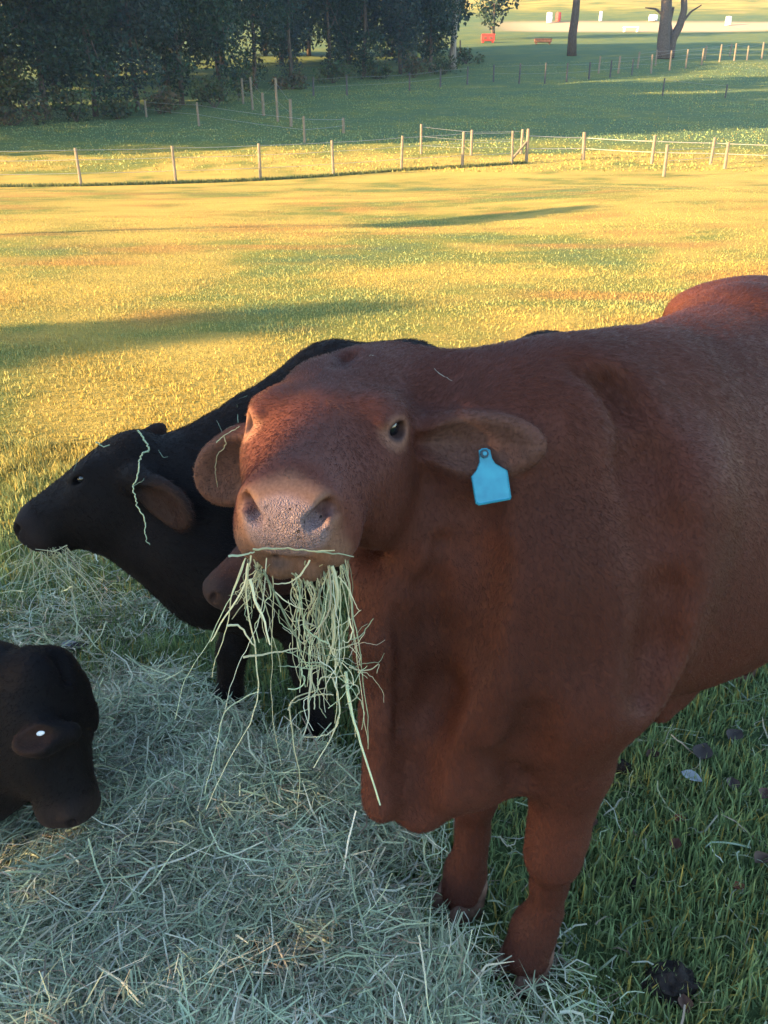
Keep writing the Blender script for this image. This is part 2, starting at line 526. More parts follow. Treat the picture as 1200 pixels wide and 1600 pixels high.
def fence(label, posts, wires=(.35, .7, .95), r=.075, wire_r=.008, mat=MAT_POST, rail=None, skip_wire=(), name="paddock_fence"):
    ps = []
    for (x, yt, yb) in posts:
        p, D = ground_hit(x, yb)
        hgt = (yb - yt) / FPX * D * 1.03
        ps.append((p, hgt, D))
    e = empty(name, ps[0][0], label, "fence")
    for k, (p, h, D) in enumerate(ps):
        rr = r * (.9 + .25 * rng.random())
        tx, ty = rng.normal(size=2) * .02 * h
        v, f = tube([p + [0, 0, -.3], p + [0, 0, .02], p + [tx * .5, ty * .5, h * .5], p + [tx, ty, h * .985], p + [tx, ty, h]], [rr * 1.05, rr * 1.05, rr, rr * .97, rr * .8], 9)
        adopt(mesh_obj("post", v, f, mat, smooth=False), e)
    for k in range(len(ps) - 1):
        if k in skip_wire:
            continue
        (p, h, _), (q, g, _) = ps[k], ps[k + 1]
        for w in wires:
            a = p + [0, 0, h * w]; b2_ = q + [0, 0, g * w]
            t = np.linspace(0, 1, 6)[:, None]
            pts = a * (1 - t) + b2_ * t
            pts[:, 2] -= .02 * np.linalg.norm(b2_ - a) * .25 * (4 * t * (1 - t))[:, 0] + .01
            gz = ground_z(pts[:, 0], pts[:, 1])
            pts[:, 2] = np.maximum(pts[:, 2], gz + .1)
            v, f = tube(pts, wire_r, 4)
            adopt(mesh_obj("wire" if rail is None else "rail", v, f, rail or MAT_WIRE), e)
    return e, ps


fence("near wooden post and wire fence across the sunny field, left half", [(-30, 240, 293), (127, 238, 291), (275, 235, 287), (407, 231, 282), (521, 226, 275), (627, 219, 267), (722, 213, 262), (800, 211, 257)])
e, ps = fence("railed fence with a thick strainer post at right of the sunny field", [(822, 208, 254), (911, 212, 250), (1018, 217, 256), (1110, 220, 257), (1230, 224, 260)], wires=(.42, .80), r=.09, wire_r=.020, rail=MAT_RAIL)
sp0 = ps[0]
v, f = tube([sp0[0] + [-.98, -.4, .05], sp0[0] + [-.05, -.05, sp0[1] * .62]], [.07, .06], 8)
adopt(mesh_obj("brace", v, f, MAT_POST), e)
fence("two tall pale posts on the rise in front of the railed fence", [(1037, 232, 276), (1132, 227, 264)], wires=(.5, .85))
fence("short wire fence of three posts behind the near fence", [(658, 200, 241), (736, 208, 243), (814, 207, 241)], wires=(.3, .6, .92))
fence("row of small posts curving back towards the wood", [(229, 160, 183), (311, 165, 197), (476, 187, 223), (537, 187, 208)], wires=(.5, .9), r=.09)
fence("line of pale posts running away from the paddock corner", [(455, 161, 198), (434, 132, 190), (412, 150, 181), (395, 128, 172), (380, 128, 162)], wires=(.5, .9), r=.11)
fence("faint fence at the foot of the wood", [(490, 125, 150), (542, 122, 149), (640, 118, 142), (688, 112, 136), (730, 108, 132)], wires=(.5, .9), r=.11, mat=MAT_POST_DARK)
fence("dark steel post fence across the far paddock", [(771, 105, 128), (811, 104, 131), (851, 103, 131), (885, 103, 128), (920, 101, 124), (953, 98, 121), (987, 96, 118)], wires=(.5, .9), r=.10, mat=MAT_POST_DARK)
fence("line of pale posts climbing right past the forked tree", [(719, 67, 88), (935, 92, 115), (966, 92, 115), (1017, 90, 115), (1046, 84, 110), (1071, 82, 107), (1096, 80, 102), (1124, 74, 97), (1147, 72, 95), (1167, 75, 94), (1190, 70, 92)], wires=(.5, .9), r=.12, skip_wire=(0,))
fence("upper line of small pale posts behind the forked tree", [(996, 85, 107), (1024, 82, 103), (1101, 75, 93), (1140, 72, 88)], wires=(.5, .9), r=.12)
fence("two dark posts in the shaded paddock at right", [(1035, 126, 150), (1133, 135, 153)], wires=(.9,), r=.08, mat=MAT_POST_DARK)

# ---- far yard
MAT_REDBOX = mat_plain("red_paint", (.55, .06, .04), .6, .3, .2, 3, .1)
MAT_WHITE = mat_plain("white_paint", (.75, .73, .70), .6, .3, .1, 3, .1)
MAT_BROWN = mat_plain("rusty_brown", (.16, .08, .05), .8, .2, .3, 3, .2)


def box_v(c, s):
    c = np.asarray(c, float); x, y, z = np.asarray(s, float) / 2
    V = np.array([[a, b_, d] for a in (-x, x) for b_ in (-y, y) for d in (-z, z)]) + c
    return V, [[0, 1, 3, 2], [4, 6, 7, 5], [0, 4, 5, 1], [2, 3, 7, 6], [0, 2, 6, 4], [1, 5, 7, 3]]


p, D = ground_hit(762, 67)
e = empty("red_trough", p, "bright red box standing at the right end of the wood", "box")
w = 20 / FPX * D; h = 12 / FPX * D
adopt(mesh_obj("side_panel", *merge([box_v(p + [0, 0, h * .55], (w, w * .5, h * .7)), box_v(p + [0, -w * .26, h * .9], (w * 1.06, .06, h * .14))]), MAT_REDBOX), e)
for sx in (-.38, .38):
    adopt(mesh_obj("foot", *box_v(p + [sx * w, 0, h * .1], (w * .14, w * .4, h * .2)), MAT_REDBOX), e)
for sx in (-.22, .22):
    adopt(mesh_obj("opening", *box_v(p + [sx * w, -w * .26, h * .5], (w * .22, .05, h * .3)), MAT_BROWN), e)
p, D = ground_hit(848, 69)
e = empty("feed_trough", p, "low brown trough in the far paddock left of the slim trunk", "trough")
w = 26 / FPX * D
adopt(mesh_obj("basin", *merge([box_v(p + [0, 0, .55], (w, 1.0, .5)), box_v(p + [0, -.5, .8], (w * 1.05, .12, .14)), box_v(p + [0, .5, .8], (w * 1.05, .12, .14))]), MAT_BROWN), e)
for sx in (-.4, .4):
    adopt(mesh_obj("leg", *box_v(p + [sx * w, 0, .15], (.2, .9, .4)), MAT_BROWN), e)
yard = [(858, 36, 9, 14, MAT_WHITE, "white"), (872, 34, 8, 12, MAT_REDBOX, "red"), (938, 33, 5, 13, MAT_WHITE, "tall white"), (1020, 33, 14, 8, MAT_WHITE, "wide white"), (1137, 40, 9, 12, MAT_WHITE, "rightmost white")]
for x, y, wp, hp, mt, nm in yard:
    p, D = ground_hit(x, y)
    w = wp / FPX * D; h = hp / FPX * D
    e = empty("yard_drum", p, "%s drum on the pale strip of the far yard" % nm, "drum", "drums in the far yard")
    adopt(mesh_obj("shell", *tube([p, p + [0, 0, h * .3], p + [0, 0, h * .33], p + [0, 0, h * .62], p + [0, 0, h * .65], p + [0, 0, h]], np.array([.48, .48, .52, .52, .48, .48]) * w, 14), mt), e)
p, D = ground_hit(782, 100)
p, D = ground_hit(985, 50)
e = empty("white_bench", p, "pale bench on the far grass right of the slim trunk", "bench")
w = 24 / FPX * D
adopt(mesh_obj("seat", *box_v(p + [0, 0, .9], (w, .9, .18)), MAT_WHITE), e)
for sx in (-.42, .42):
    adopt(mesh_obj("leg", *box_v(p + [sx * w, 0, .42], (.25, .8, .82)), MAT_WHITE), e)

# ------------------------------------------------------------------ cattle: implicit bodies turned into one mesh each
class Field:
    def __init__(self, xs, ys, zs):
        self.a = [np.asarray(v, np.float32) for v in (xs, ys, zs)]
        self.F = np.full((len(xs), len(ys), len(zs)), 1.0, np.float32)

    def block(self, lo, hi):
        sl = []
        for ax, l, h in zip(self.a, lo, hi):
            i0 = int(np.searchsorted(ax, l)); i1 = int(np.searchsorted(ax, h))
            sl.append(slice(max(i0, 0), min(i1, len(ax))))
        s = tuple(sl)
        g = np.meshgrid(self.a[0][s[0]], self.a[1][s[1]], self.a[2][s[2]], indexing='ij', sparse=True)
        return s, g

    def union(self, s, d, k):
        f = self.F[s]
        h = np.maximum(k - np.abs(f - d), 0) / k
        self.F[s] = np.minimum(f, d) - h * h * k * 0.25

    def cut(self, s, d, k):
        f = self.F[s]; e = -d
        h = np.maximum(k - np.abs(f - e), 0) / k
        self.F[s] = np.maximum(f, e) + h * h * k * 0.25

    def cone(self, a, b, ra, rb, k=0.05, op='union'):
        a = np.asarray(a, float); b = np.asarray(b, float)
        m = max(ra, rb) + 2 * k + 0.06
        s, (X, Y, Z) = self.block(np.minimum(a, b) - m, np.maximum(a, b) + m)
        d = b - a; l2 = float(d @ d) + 1e-12
        t = np.clip(((X - a[0]) * d[0] + (Y - a[1]) * d[1] + (Z - a[2]) * d[2]) / l2, 0, 1)
        dist = np.sqrt((X - a[0] - t * d[0]) ** 2 + (Y - a[1] - t * d[1]) ** 2 + (Z - a[2] - t * d[2]) ** 2) - (ra + (rb - ra) * t)
        getattr(self, op)(s, dist.astype(np.float32), k)

    def ell(self, c, R, r, k=0.05, op='union'):
        """R rows: the three axes; r: radii along them"""
        c = np.asarray(c, float); R = np.asarray(R, float); r = np.asarray(r, float)
        ext = np.sqrt(((R.T * r) ** 2).sum(1)) * 1.12 + 2 * k + 0.10
        s, (X, Y, Z) = self.block(c - ext, c + ext)
        X = X - c[0]; Y = Y - c[1]; Z = Z - c[2]
        k0 = 0; k1 = 0
        for i in range(3):
            q = X * R[i, 0] + Y * R[i, 1] + Z * R[i, 2]
            k0 = k0 + (q / r[i]) ** 2
            k1 = k1 + (q / r[i] ** 2) ** 2
        k0 = np.sqrt(k0); k1 = np.sqrt(k1) + 1e-6
        getattr(self, op)(s, (k0 * (k0 - 1) / k1).astype(np.float32), k)

    def mesh(self):
        F = self.F; xs, ys, zs = self.a
        neg = F < 0
        nx, ny, nz = F.shape
        cnt = np.zeros((nx - 1, ny - 1, nz - 1), np.int8)
        for i in (0, 1):
            for j in (0, 1):
                for k in (0, 1):
                    cnt += neg[i:nx - 1 + i, j:ny - 1 + j, k:nz - 1 + k]
        act = (cnt > 0) & (cnt < 8)
        idx = np.argwhere(act)
        vid = np.full(act.shape, -1, np.int32)
        vid[act] = np.arange(len(idx))
        acc = np.zeros((len(idx), 3)); num = np.zeros(len(idx))
        I, J, K = idx.T
        C = [(i, j, k) for i in (0, 1) for j in (0, 1) for k in (0, 1)]
        for a in range(8):
            for b in range(a + 1, 8):
                ca, cb = C[a], C[b]
                if sum(abs(p - q) for p, q in zip(ca, cb)) != 1:
                    continue
                fa = F[I + ca[0], J + ca[1], K + ca[2]]; fb = F[I + cb[0], J + cb[1], K + cb[2]]
                m = (fa < 0) != (fb < 0)
                t = np.where(m, fa / np.where(m, fa - fb, 1), 0)
                pa = np.stack([xs[I + ca[0]], ys[J + ca[1]], zs[K + ca[2]]], 1)
                pb = np.stack([xs[I + cb[0]], ys[J + cb[1]], zs[K + cb[2]]], 1)
                acc += np.where(m[:, None], pa + t[:, None] * (pb - pa), 0)
                num += m
        V = acc / num[:, None]
        Q = []
        for ax in range(3):
            A = np.moveaxis(neg, ax, 0)
            ch = A[:-1] != A[1:]
            e = np.argwhere(ch[:, 1:-1, 1:-1])
            e[:, 1:] += 1
            flip = A[e[:, 0], e[:, 1], e[:, 2]]
            vm = np.moveaxis(vid, ax, 0)
            q = np.stack([vm[e[:, 0], e[:, 1] - 1, e[:, 2] - 1], vm[e[:, 0], e[:, 1], e[:, 2] - 1],
                          vm[e[:, 0], e[:, 1], e[:, 2]], vm[e[:, 0], e[:, 1] - 1, e[:, 2]]], 1)
            if ax == 1:
                flip = ~flip
            q[~flip] = q[~flip][:, ::-1]
            Q.append(q)
        Q = np.concatenate(Q)
        # light smoothing
        for lam in (0.5, -0.52, 0.5, -0.52):
            e = np.concatenate([Q[:, [0, 1]], Q[:, [1, 2]], Q[:, [2, 3]], Q[:, [3, 0]]])
            s = np.zeros_like(V); n = np.zeros(len(V))
            for d in range(3):
                s[:, d] = np.bincount(e[:, 0], V[e[:, 1], d], len(V)) + np.bincount(e[:, 1], V[e[:, 0], d], len(V))
            n = np.bincount(e[:, 0], minlength=len(V)) + np.bincount(e[:, 1], minlength=len(V))
            V = V + lam * (s / n[:, None] - V)
        return V, Q


def vnormals(V, Q):
    n = np.cross(V[Q[:, 2]] - V[Q[:, 0]], V[Q[:, 3]] - V[Q[:, 1]])
    N = np.zeros_like(V)
    for c in range(4):
        for d in range(3):
            N[:, d] += np.bincount(Q[:, c], n[:, d], len(V))
    return N / (np.linalg.norm(N, axis=1, keepdims=True) + 1e-12)


def axis_spacing(lo, hi, flo, fhi, fine, coarse):
    out = [lo]
    while out[-1] < hi:
        x = out[-1]
        if flo <= x <= fhi:
            h = fine
        else:
            dd = (flo - x) if x < flo else (x - fhi)
            h = min(coarse, fine + dd * 0.12)
        out.append(x + h)
    return np.array(out)


def unit(v):
    v = np.asarray(v, float)
    return v / np.linalg.norm(v)


class Head:
    """head frame: f towards the nose, r to the animal's left (camera right for the bull), u towards the forehead"""
    def __init__(self, O, f, u, s=1.0):
        self.O = np.asarray(O, float)
        self.f = unit(f)
        u = np.asarray(u, float); u = u - self.f * (u @ self.f)
        self.u = unit(u)
        self.r = np.cross(self.u, self.f)
        self.R = np.stack([self.f, self.r, self.u])
        self.s = s

    def w(self, f, r, u):
        return self.O + self.s * (f * self.f + r * self.r + u * self.u)

    def loc(self, V):
        return (V - self.O) @ self.R.T / self.s


def eye_axes(H, g):
    o = unit(H.r * g * .80 + H.f * .55 + H.u * .10)
    a = unit(H.f * .8 - H.r * g * .55 - o * 0)
    a = unit(a - o * (a @ o))
    return np.stack([a, o, np.cross(a, o) * (1 if np.cross(a, o) @ H.u > 0 else -1)])


def head_field(F, H, ears, fine=True, mouth=0.0035):
    s = H.s

    def ell(c, r, k, op='union', R=None):
        F.ell(H.w(*c), H.R if R is None else R, np.array(r) * s, k * s, op)

    def cone(a, b, ra, rb, k, op='union'):
        F.cone(H.w(*a), H.w(*b), ra * s, rb * s, k * s, op)
    ell((-.10, 0, -.005), (.145, .104, .098), .03)
    ell((-.065, 0, .030), (.15, .106, .052), .04)
    for g in (-1, 1):
        ell((-.165, g * .040, .046), (.05, .040, .036), .045)
        cone((.0, g * .050, -.01), (.155, g * .030, .01), .050, .044, .05)
        cone((-.07, g * .050, -.085), (.13, g * .018, -.028), .05, .030, .05)
        ell((-.045, g * .074, -.050), (.115, .046, .095), .05)
        ell((-.035, g * .078, .054), (.046, .028, .032), .035)
    cone((-.02, 0, .03), (.16, 0, .034), .056, .042, .04)
    for g in (-1, 1):
        cone((.015, g * .082, .012), (.115, g * .050, .008), .022, .016, .03)
    # muzzle
    ell((.178, 0, .016), (.052, .058, .046), .03)
    for g in (-1, 1):
        ell((.174, g * .045, -.020), (.046, .034, .040), .028)
        ell((.196, g * .037, .034), (.028, .027, .025), .02)
    ell((.212, 0, .012), (.022, .046, .040), .02)
    # chin
    ell((.168, 0, -.053), (.040, .042, .028), .012)
    for g in (-1, 1):
        ell((.192, g * .020, -.053), (.024, .022, .024), .010)
    cone((.05, 0, -.06), (.15, 0, -.05), .045, .032, .03)
    # mouth slit
    if fine:
        for g in (-1, 1):
            cone((.222, g * .008, -.0315), (.150, g * .066, -.037), mouth, .004, .008, 'cut')
        cone((.226, -.02, -.031), (.226, .02, -.031), mouth, mouth, .008, 'cut')
        # nostrils
        for g in (-1, 1):
            A = np.stack([unit(H.f + .35 * g * H.r), unit(g * H.r * .85 + H.u * .6), unit(np.cross(unit(H.f + .35 * g * H.r), unit(g * H.r * .85 + H.u * .6)))])
            ell((.226, g * .044, .036), (.026, .019, .0095), .008, 'cut', A)
            ell((.228, g * .036, .027), (.020, .010, .008), .008, 'cut')
            cone((.212, g * .060, .036), (.222, g * .052, .048), .006, .004, .01, 'cut')
        # eye sockets, lids
        for g in (-1, 1):
            c = (-.012, g * .090, .052)
            A = eye_axes(H, g)
            ell(c, (.030, .022, .024), .012, 'union', A)
            ell((-.002, g * .104, .053), (.0190, .020, .0112), .005, 'cut', A)
            cone((-.040, g * .104, .0685), (.016, g * .088, .0695), .009, .007, .010)
            cone((-.030, g * .104, .0385), (.018, g * .088, .0375), .006, .005, .010)
        # poll dimple
        cone((-.20, .0, .092), (-.14, 0, .096), .008, .003, .035, 'cut')
    for e in ears:
        root, tip, wide, face = [np.asarray(q, float) for q in (e['root'], e['tip'], e['wide'], e['face'])]
        L = np.linalg.norm(tip - root)
        e1 = unit(tip - root); e3 = unit(face - e1 * (face @ e1)); e2 = np.cross(e3, e1)
        R = np.stack([e1, e2, e3]); c = root + e1 * L * .54
        hw = e.get('hw', .052)
        F.ell(c, R, (L * .5, hw, .022), .010)
        F.ell(root + e1 * L * .34, R, (L * .34, hw * .92, .022), .012)
        F.cone(root - e1 * .03, root + e1 * L * .22, e.get('rr', .034), .030, .04)
        F.ell(c + e3 * .026 + e1 * .004, R, (L * .44, hw * .82, .0225), .010, 'cut')
        F.cone(root + e1 * L * .08 + e3 * .035, root + e1 * L * .35 + e3 * .03, .016, .022, .012, 'cut')
        e['R'] = R; e['c'] = c; e['L'] = L; e['w'] = hw


def leg_field(F, pts, rad, k=0.03, kfirst=0.08):
    for i in range(len(pts) - 1):
        F.cone(pts[i], pts[i + 1], rad[i], rad[i + 1], kfirst if i == 0 else k)


def lerp(a, b, t):
    return a + (b - a) * t


def smooth01(x, lo, hi):
    t = np.clip((x - lo) / (hi - lo), 0, 1)
    return t * t * (3 - 2 * t)


def paint(V, H, ears, base, dark=False):
    n = len(V)
    col = np.tile(np.array(base, float), (n, 1))
    nz = hash_noise(V[:, 0] * 9 + V[:, 2] * 5, V[:, 1] * 9 - V[:, 2] * 7, 1)
    col *= (0.88 + 0.24 * nz)[:, None]
    q = H.loc(V)
    near = (np.linalg.norm(q, axis=1) < .5)
    if dark:
        m = smooth01(q[:, 0], .13, .21) * near
        col = lerp(col, np.array([.030, .020, .018]), (m * .6)[:, None])
        for e in ears:
            d = (V - e['c']) @ e['R'].T / np.array([e['L'] * .55, e['w'] * 1.1, .05])
            m = smooth01(-np.linalg.norm(d, axis=1), -1.15, -.7)
            col = lerp(col, np.array([.040, .020, .014]), (m * .8)[:, None])
        return np.concatenate([col, np.zeros((n, 1))], 1)
    tan = np.array([.175, .088, .056])
    edge = .190 + .012 * (nz - .5) - .02 * np.clip(-q[:, 2] / .04, 0, 1) + .02 * np.abs(q[:, 1]) / .07
    m = smooth01(q[:, 0], edge - .018, edge + .014) * near * smooth01(-np.abs(q[:, 1]), -.16, -.12)
    col = lerp(col, tan * (0.9 + .2 * nz)[:, None], m[:, None])
    # bare nose leather
    dn = np.sqrt((q[:, 1] / .060) ** 2 + ((q[:, 2] - .016) / .046) ** 2)
    m2 = smooth01(-dn, -1.0, -.72) * smooth01(q[:, 0], .195, .212) * near
    pink = np.array([.22, .152, .150])
    col = lerp(col, pink, m2[:, None])
    # dark specks on the nose leather
    sp = hash_noise(q[:, 1] * 230, q[:, 2] * 230, 9) > .93
    col[sp & (m2 > .6)] *= .35
    # dark patch at the middle of the chin
    m3 = np.exp(-((q[:, 1] + .016) / .013) ** 2 - ((q[:, 2] + .044) / .007) ** 2) * smooth01(q[:, 0], .17, .2)
    col = lerp(col, np.array([.10, .06, .05]), m3[:, None])
    # nostril interiors coloured darker
    for g in (-1, 1):
        d = np.linalg.norm((q - np.array([.214, g * .044, .036])) / np.array([.018, .018, .012]), axis=1)
        col = lerp(col, np.array([.10, .05, .045]), smooth01(-d, -1.1, -.6)[:, None])
        # pale rim and tear streak by the eye
        d = np.linalg.norm((q - np.array([.0, g * .098, .048])) / np.array([.040, .03, .026]), axis=1)
        col = lerp(col, np.array([.22, .105, .065]), (smooth01(-d, -1.2, -.7) * .7)[:, None])
        d = np.linalg.norm((q - np.array([.002, g * .104, .053])) / np.array([.024, .02, .015]), axis=1)
        col = lerp(col, np.array([.05, .025, .02]), (smooth01(-d, -1.15, -.85))[:, None])
        d = np.linalg.norm((q - np.array([.035, g * .084, .024])) / np.array([.009, .02, .006]), axis=1)
        col = lerp(col, np.array([.45, .36, .32]), (smooth01(-d, -1.1, -.5) * .7)[:, None])
    for e in ears:
        d = (V - e['c']) @ e['R'].T
        dd = np.linalg.norm(d / np.array([e['L'] * .56, e['w'] * 1.1, .05]), axis=1)
        inner = smooth01(d[:, 2], -.006, .006) * smooth01(-dd, -1.15, -.75)
        col = lerp(col, np.array([.125, .060, .042]) * (0.8 + .4 * nz)[:, None], (inner * .85)[:, None])
    return np.concatenate([col, m2[:, None]], 1)


def hide_material(name, rough=0.62, sheen=0.0, streak=0.25, spec=.12):
    m, N, L, b = mat_new(name)
    a = N.new("ShaderNodeVertexColor"); a.layer_name = "Col"
    g = N.new("ShaderNodeNewGeometry")
    mp = N.new("ShaderNodeMapping"); mp.inputs["Scale"].default_value = (260, 260, 60)
    L.new(g.outputs["Position"], mp.inputs["Vector"])
    nz = N.new("ShaderNodeTexNoise"); nz.inputs["Scale"].default_value = 1.0; nz.inputs["Detail"].default_value = 4
    L.new(mp.outputs[0], nz.inputs["Vector"])
    n2 = N.new("ShaderNodeTexNoise"); n2.inputs["Scale"].default_value = 14; n2.inputs["Detail"].default_value = 4
    L.new(g.outputs["Position"], n2.inputs["Vector"])
    mr = N.new("ShaderNodeMapRange"); mr.inputs[1].default_value = .25; mr.inputs[2].default_value = .75
    mr.inputs[3].default_value = 1 - streak; mr.inputs[4].default_value = 1 + streak
    L.new(nz.outputs["Fac"], mr.inputs[0])
    mx = N.new("ShaderNodeVectorMath"); mx.operation = 'SCALE'
    L.new(a.outputs["Color"], mx.inputs[0]); L.new(mr.outputs[0], mx.inputs["Scale"])
    # dark freckles on the nose leather
    v0 = N.new("ShaderNodeTexVoronoi"); v0.inputs["Scale"].default_value = 120; L.new(g.outputs["Position"], v0.inputs["Vector"])
    sc_ = N.new("ShaderNodeSeparateColor"); L.new(v0.outputs["Color"], sc_.inputs[0])
    rad = N.new("ShaderNodeMapRange"); rad.inputs[1].default_value = .55; rad.inputs[2].default_value = 1.0; rad.inputs[3].default_value = 0.0; rad.inputs[4].default_value = .36
    L.new(sc_.outputs[0], rad.inputs[0])
    lt = N.new("ShaderNodeMath"); lt.operation = 'LESS_THAN'; L.new(v0.outputs["Distance"], lt.inputs[0]); L.new(rad.outputs[0], lt.inputs[1])
    mk = N.new("ShaderNodeMath"); mk.operation = 'MULTIPLY'; L.new(lt.outputs[0], mk.inputs[0]); L.new(a.outputs["Alpha"], mk.inputs[1])
    fr = N.new("ShaderNodeMix"); fr.data_type = 'RGBA'; L.new(mk.outputs[0], fr.inputs["Factor"]); L.new(mx.outputs[0], fr.inputs[6]); fr.inputs[7].default_value = (.045, .03, .03, 1)
    L.new(fr.outputs[2], b.inputs["Base Color"])
    ad = N.new("ShaderNodeMath"); ad.operation = 'MULTIPLY_ADD'; ad.inputs[1].default_value = 3.0
    L.new(n2.outputs["Fac"], ad.inputs[0]); L.new(nz.outputs["Fac"], ad.inputs[2])
    bp = N.new("ShaderNodeBump"); bp.inputs["Strength"].default_value = .12; bp.inputs["Distance"].default_value = .003
    L.new(ad.outputs[0], bp.inputs["Height"]); L.new(bp.outputs[0], b.inputs["Normal"])
    # nose leather: cobbled skin where the alpha of the colour attribute says so
    vo = N.new("ShaderNodeTexVoronoi"); vo.feature = 'DISTANCE_TO_EDGE'; vo.inputs["Scale"].default_value = 300
    n3 = N.new("ShaderNodeTexNoise"); n3.inputs["Scale"].default_value = 60; n3.inputs["Detail"].default_value = 3
    L.new(g.outputs["Position"], n3.inputs["Vector"])
    va = N.new("ShaderNodeVectorMath"); va.operation = 'MULTIPLY_ADD'; va.inputs[1].default_value = (.012, .012, .012)
    L.new(n3.outputs["Color"], va.inputs[0]); L.new(g.outputs["Position"], va.inputs[2]); L.new(va.outputs[0], vo.inputs["Vector"])
    cl = N.new("ShaderNodeMapRange"); cl.inputs[1].default_value = 0.0; cl.inputs[2].default_value = .35
    L.new(vo.outputs["Distance"], cl.inputs[0])
    b2 = N.new("ShaderNodeBump"); b2.inputs["Distance"].default_value = .0022
    ms = N.new("ShaderNodeMath"); ms.operation = 'MULTIPLY'; ms.inputs[1].default_value = .8
    L.new(a.outputs["Alpha"], ms.inputs[0]); L.new(ms.outputs[0], b2.inputs["Strength"])
    L.new(cl.outputs[0], b2.inputs["Height"]); L.new(bp.outputs[0], b2.inputs["Normal"]); L.new(b2.outputs[0], b.inputs["Normal"])
    rr = N.new("ShaderNodeMapRange"); rr.inputs[3].default_value = rough; rr.inputs[4].default_value = .34
    L.new(a.outputs["Alpha"], rr.inputs[0]); L.new(rr.outputs[0], b.inputs["Roughness"])
    b.inputs["Specular IOR Level"].default_value = spec
    b.inputs["Sheen Weight"].default_value = sheen
    b.inputs["Sheen Roughness"].default_value = .45
    b.inputs["Sheen Tint"].default_value = (.9, .75, .7, 1)
    return m


def hair_material(name, rough=.45, spec=.3):
    m, N, L, b = mat_new(name)
    a = N.new("ShaderNodeAttribute"); a.attribute_name = "Col"
    L.new(a.outputs["Color"], b.inputs["Base Color"])
    b.inputs["Roughness"].default_value = rough
    b.inputs["Specular IOR Level"].default_value = spec
    return m


def coat(name, V, Q, N, col, n, length, flow, mat, parent, radius=.00026, wfun=None, lift=.16):
    """short hairs lying along the flow"""
    tri = np.concatenate([Q[:, [0, 1, 2]], Q[:, [0, 2, 3]]])
    area = .5 * np.linalg.norm(np.cross(V[tri[:, 1]] - V[tri[:, 0]], V[tri[:, 2]] - V[tri[:, 0]]), axis=1)
    cen = V[tri].mean(1)
    w = area.copy()
    nn = N[tri].mean(1)
    w *= np.where(((cen - CAMP) * nn).sum(1) < .12, 1.0, .15)
    L = length(cen)
    w *= np.where(L > .0005, 1, 0)
    if wfun is not None:
        w *= wfun(cen)
    pick = rng.choice(len(tri), n, p=w / w.sum())
    b = rng.dirichlet((1, 1, 1), n)
    t = tri[pick]
    p = (V[t] * b[:, :, None]).sum(1)
    nr = (N[t] * b[:, :, None]).sum(1); nr /= np.linalg.norm(nr, axis=1, keepdims=True) + 1e-9
    c = (col[t][:, :, :3] * b[:, :, None]).sum(1) * (0.92 + .22 * rng.random(n))[:, None]
    fl = flow(p) + rng.normal(size=(n, 3)) * .22
    fl -= nr * (fl * nr).sum(1, keepdims=True)
    fl /= np.linalg.norm(fl, axis=1, keepdims=True) + 1e-9
    ln = (length(p) * (.6 + .8 * rng.random(n)))[:, None]
    li = (lift * (.5 + rng.random(n)))[:, None]
    pts = np.stack([p - nr * .0008, p + ln * (.5 * fl + nr * li), p + ln * (fl + nr * li * .9)], 1)
    hc = bpy.data.hair_curves.new(name)
    hc.add_curves([3] * n)
    hc.attributes["position"].data.foreach_set("vector", pts.astype(np.float32).ravel())
    ra = hc.attributes.get("radius") or hc.attributes.new("radius", 'FLOAT', 'POINT')
    ra.data.foreach_set("value", np.tile(np.array([radius, radius * .85, radius * .2], np.float32), n))
    ca = hc.attributes.new("Col", 'FLOAT_COLOR', 'CURVE')
    cc = np.ones((n, 4), np.float32); cc[:, :3] = np.clip(c, 0, 1)
    ca.data.foreach_set("color", cc.ravel())
    hc.materials.append(mat)
    o = bpy.data.objects.new(name, hc)
    COL.objects.link(o)
    adopt(o, parent)
    return o


def sphere_mesh(c, r, seg=20, rings=12, R=None):
    th = np.linspace(0, np.pi, rings + 1); ph = np.linspace(0, 2 * np.pi, seg, endpoint=False)
    V = np.array([[np.sin(t) * np.cos(p), np.sin(t) * np.sin(p), np.cos(t)] for t in th for p in ph])
    V = V * np.asarray(r)
    if R is not None:
        V = V @ R
    F = []
    for i in range(rings):
        for j in range(seg):
            k = (j + 1) % seg
            F.append([i * seg + j, (i + 1) * seg + j, (i + 1) * seg + k, i * seg + k])
    return V + np.asarray(c), F


def add_eyes(H, parent, mat, lid=.0):
    for g in (-1, 1):
        A = eye_axes(H, g)
        c = H.w(-.0125, g * .0885, .053)
        V, F = sphere_mesh(c, np.array([.0195, .0185, .0185]) * H.s, 24, 16, A)
        adopt(mesh_obj("eye", V, F, mat, smooth=True), parent)


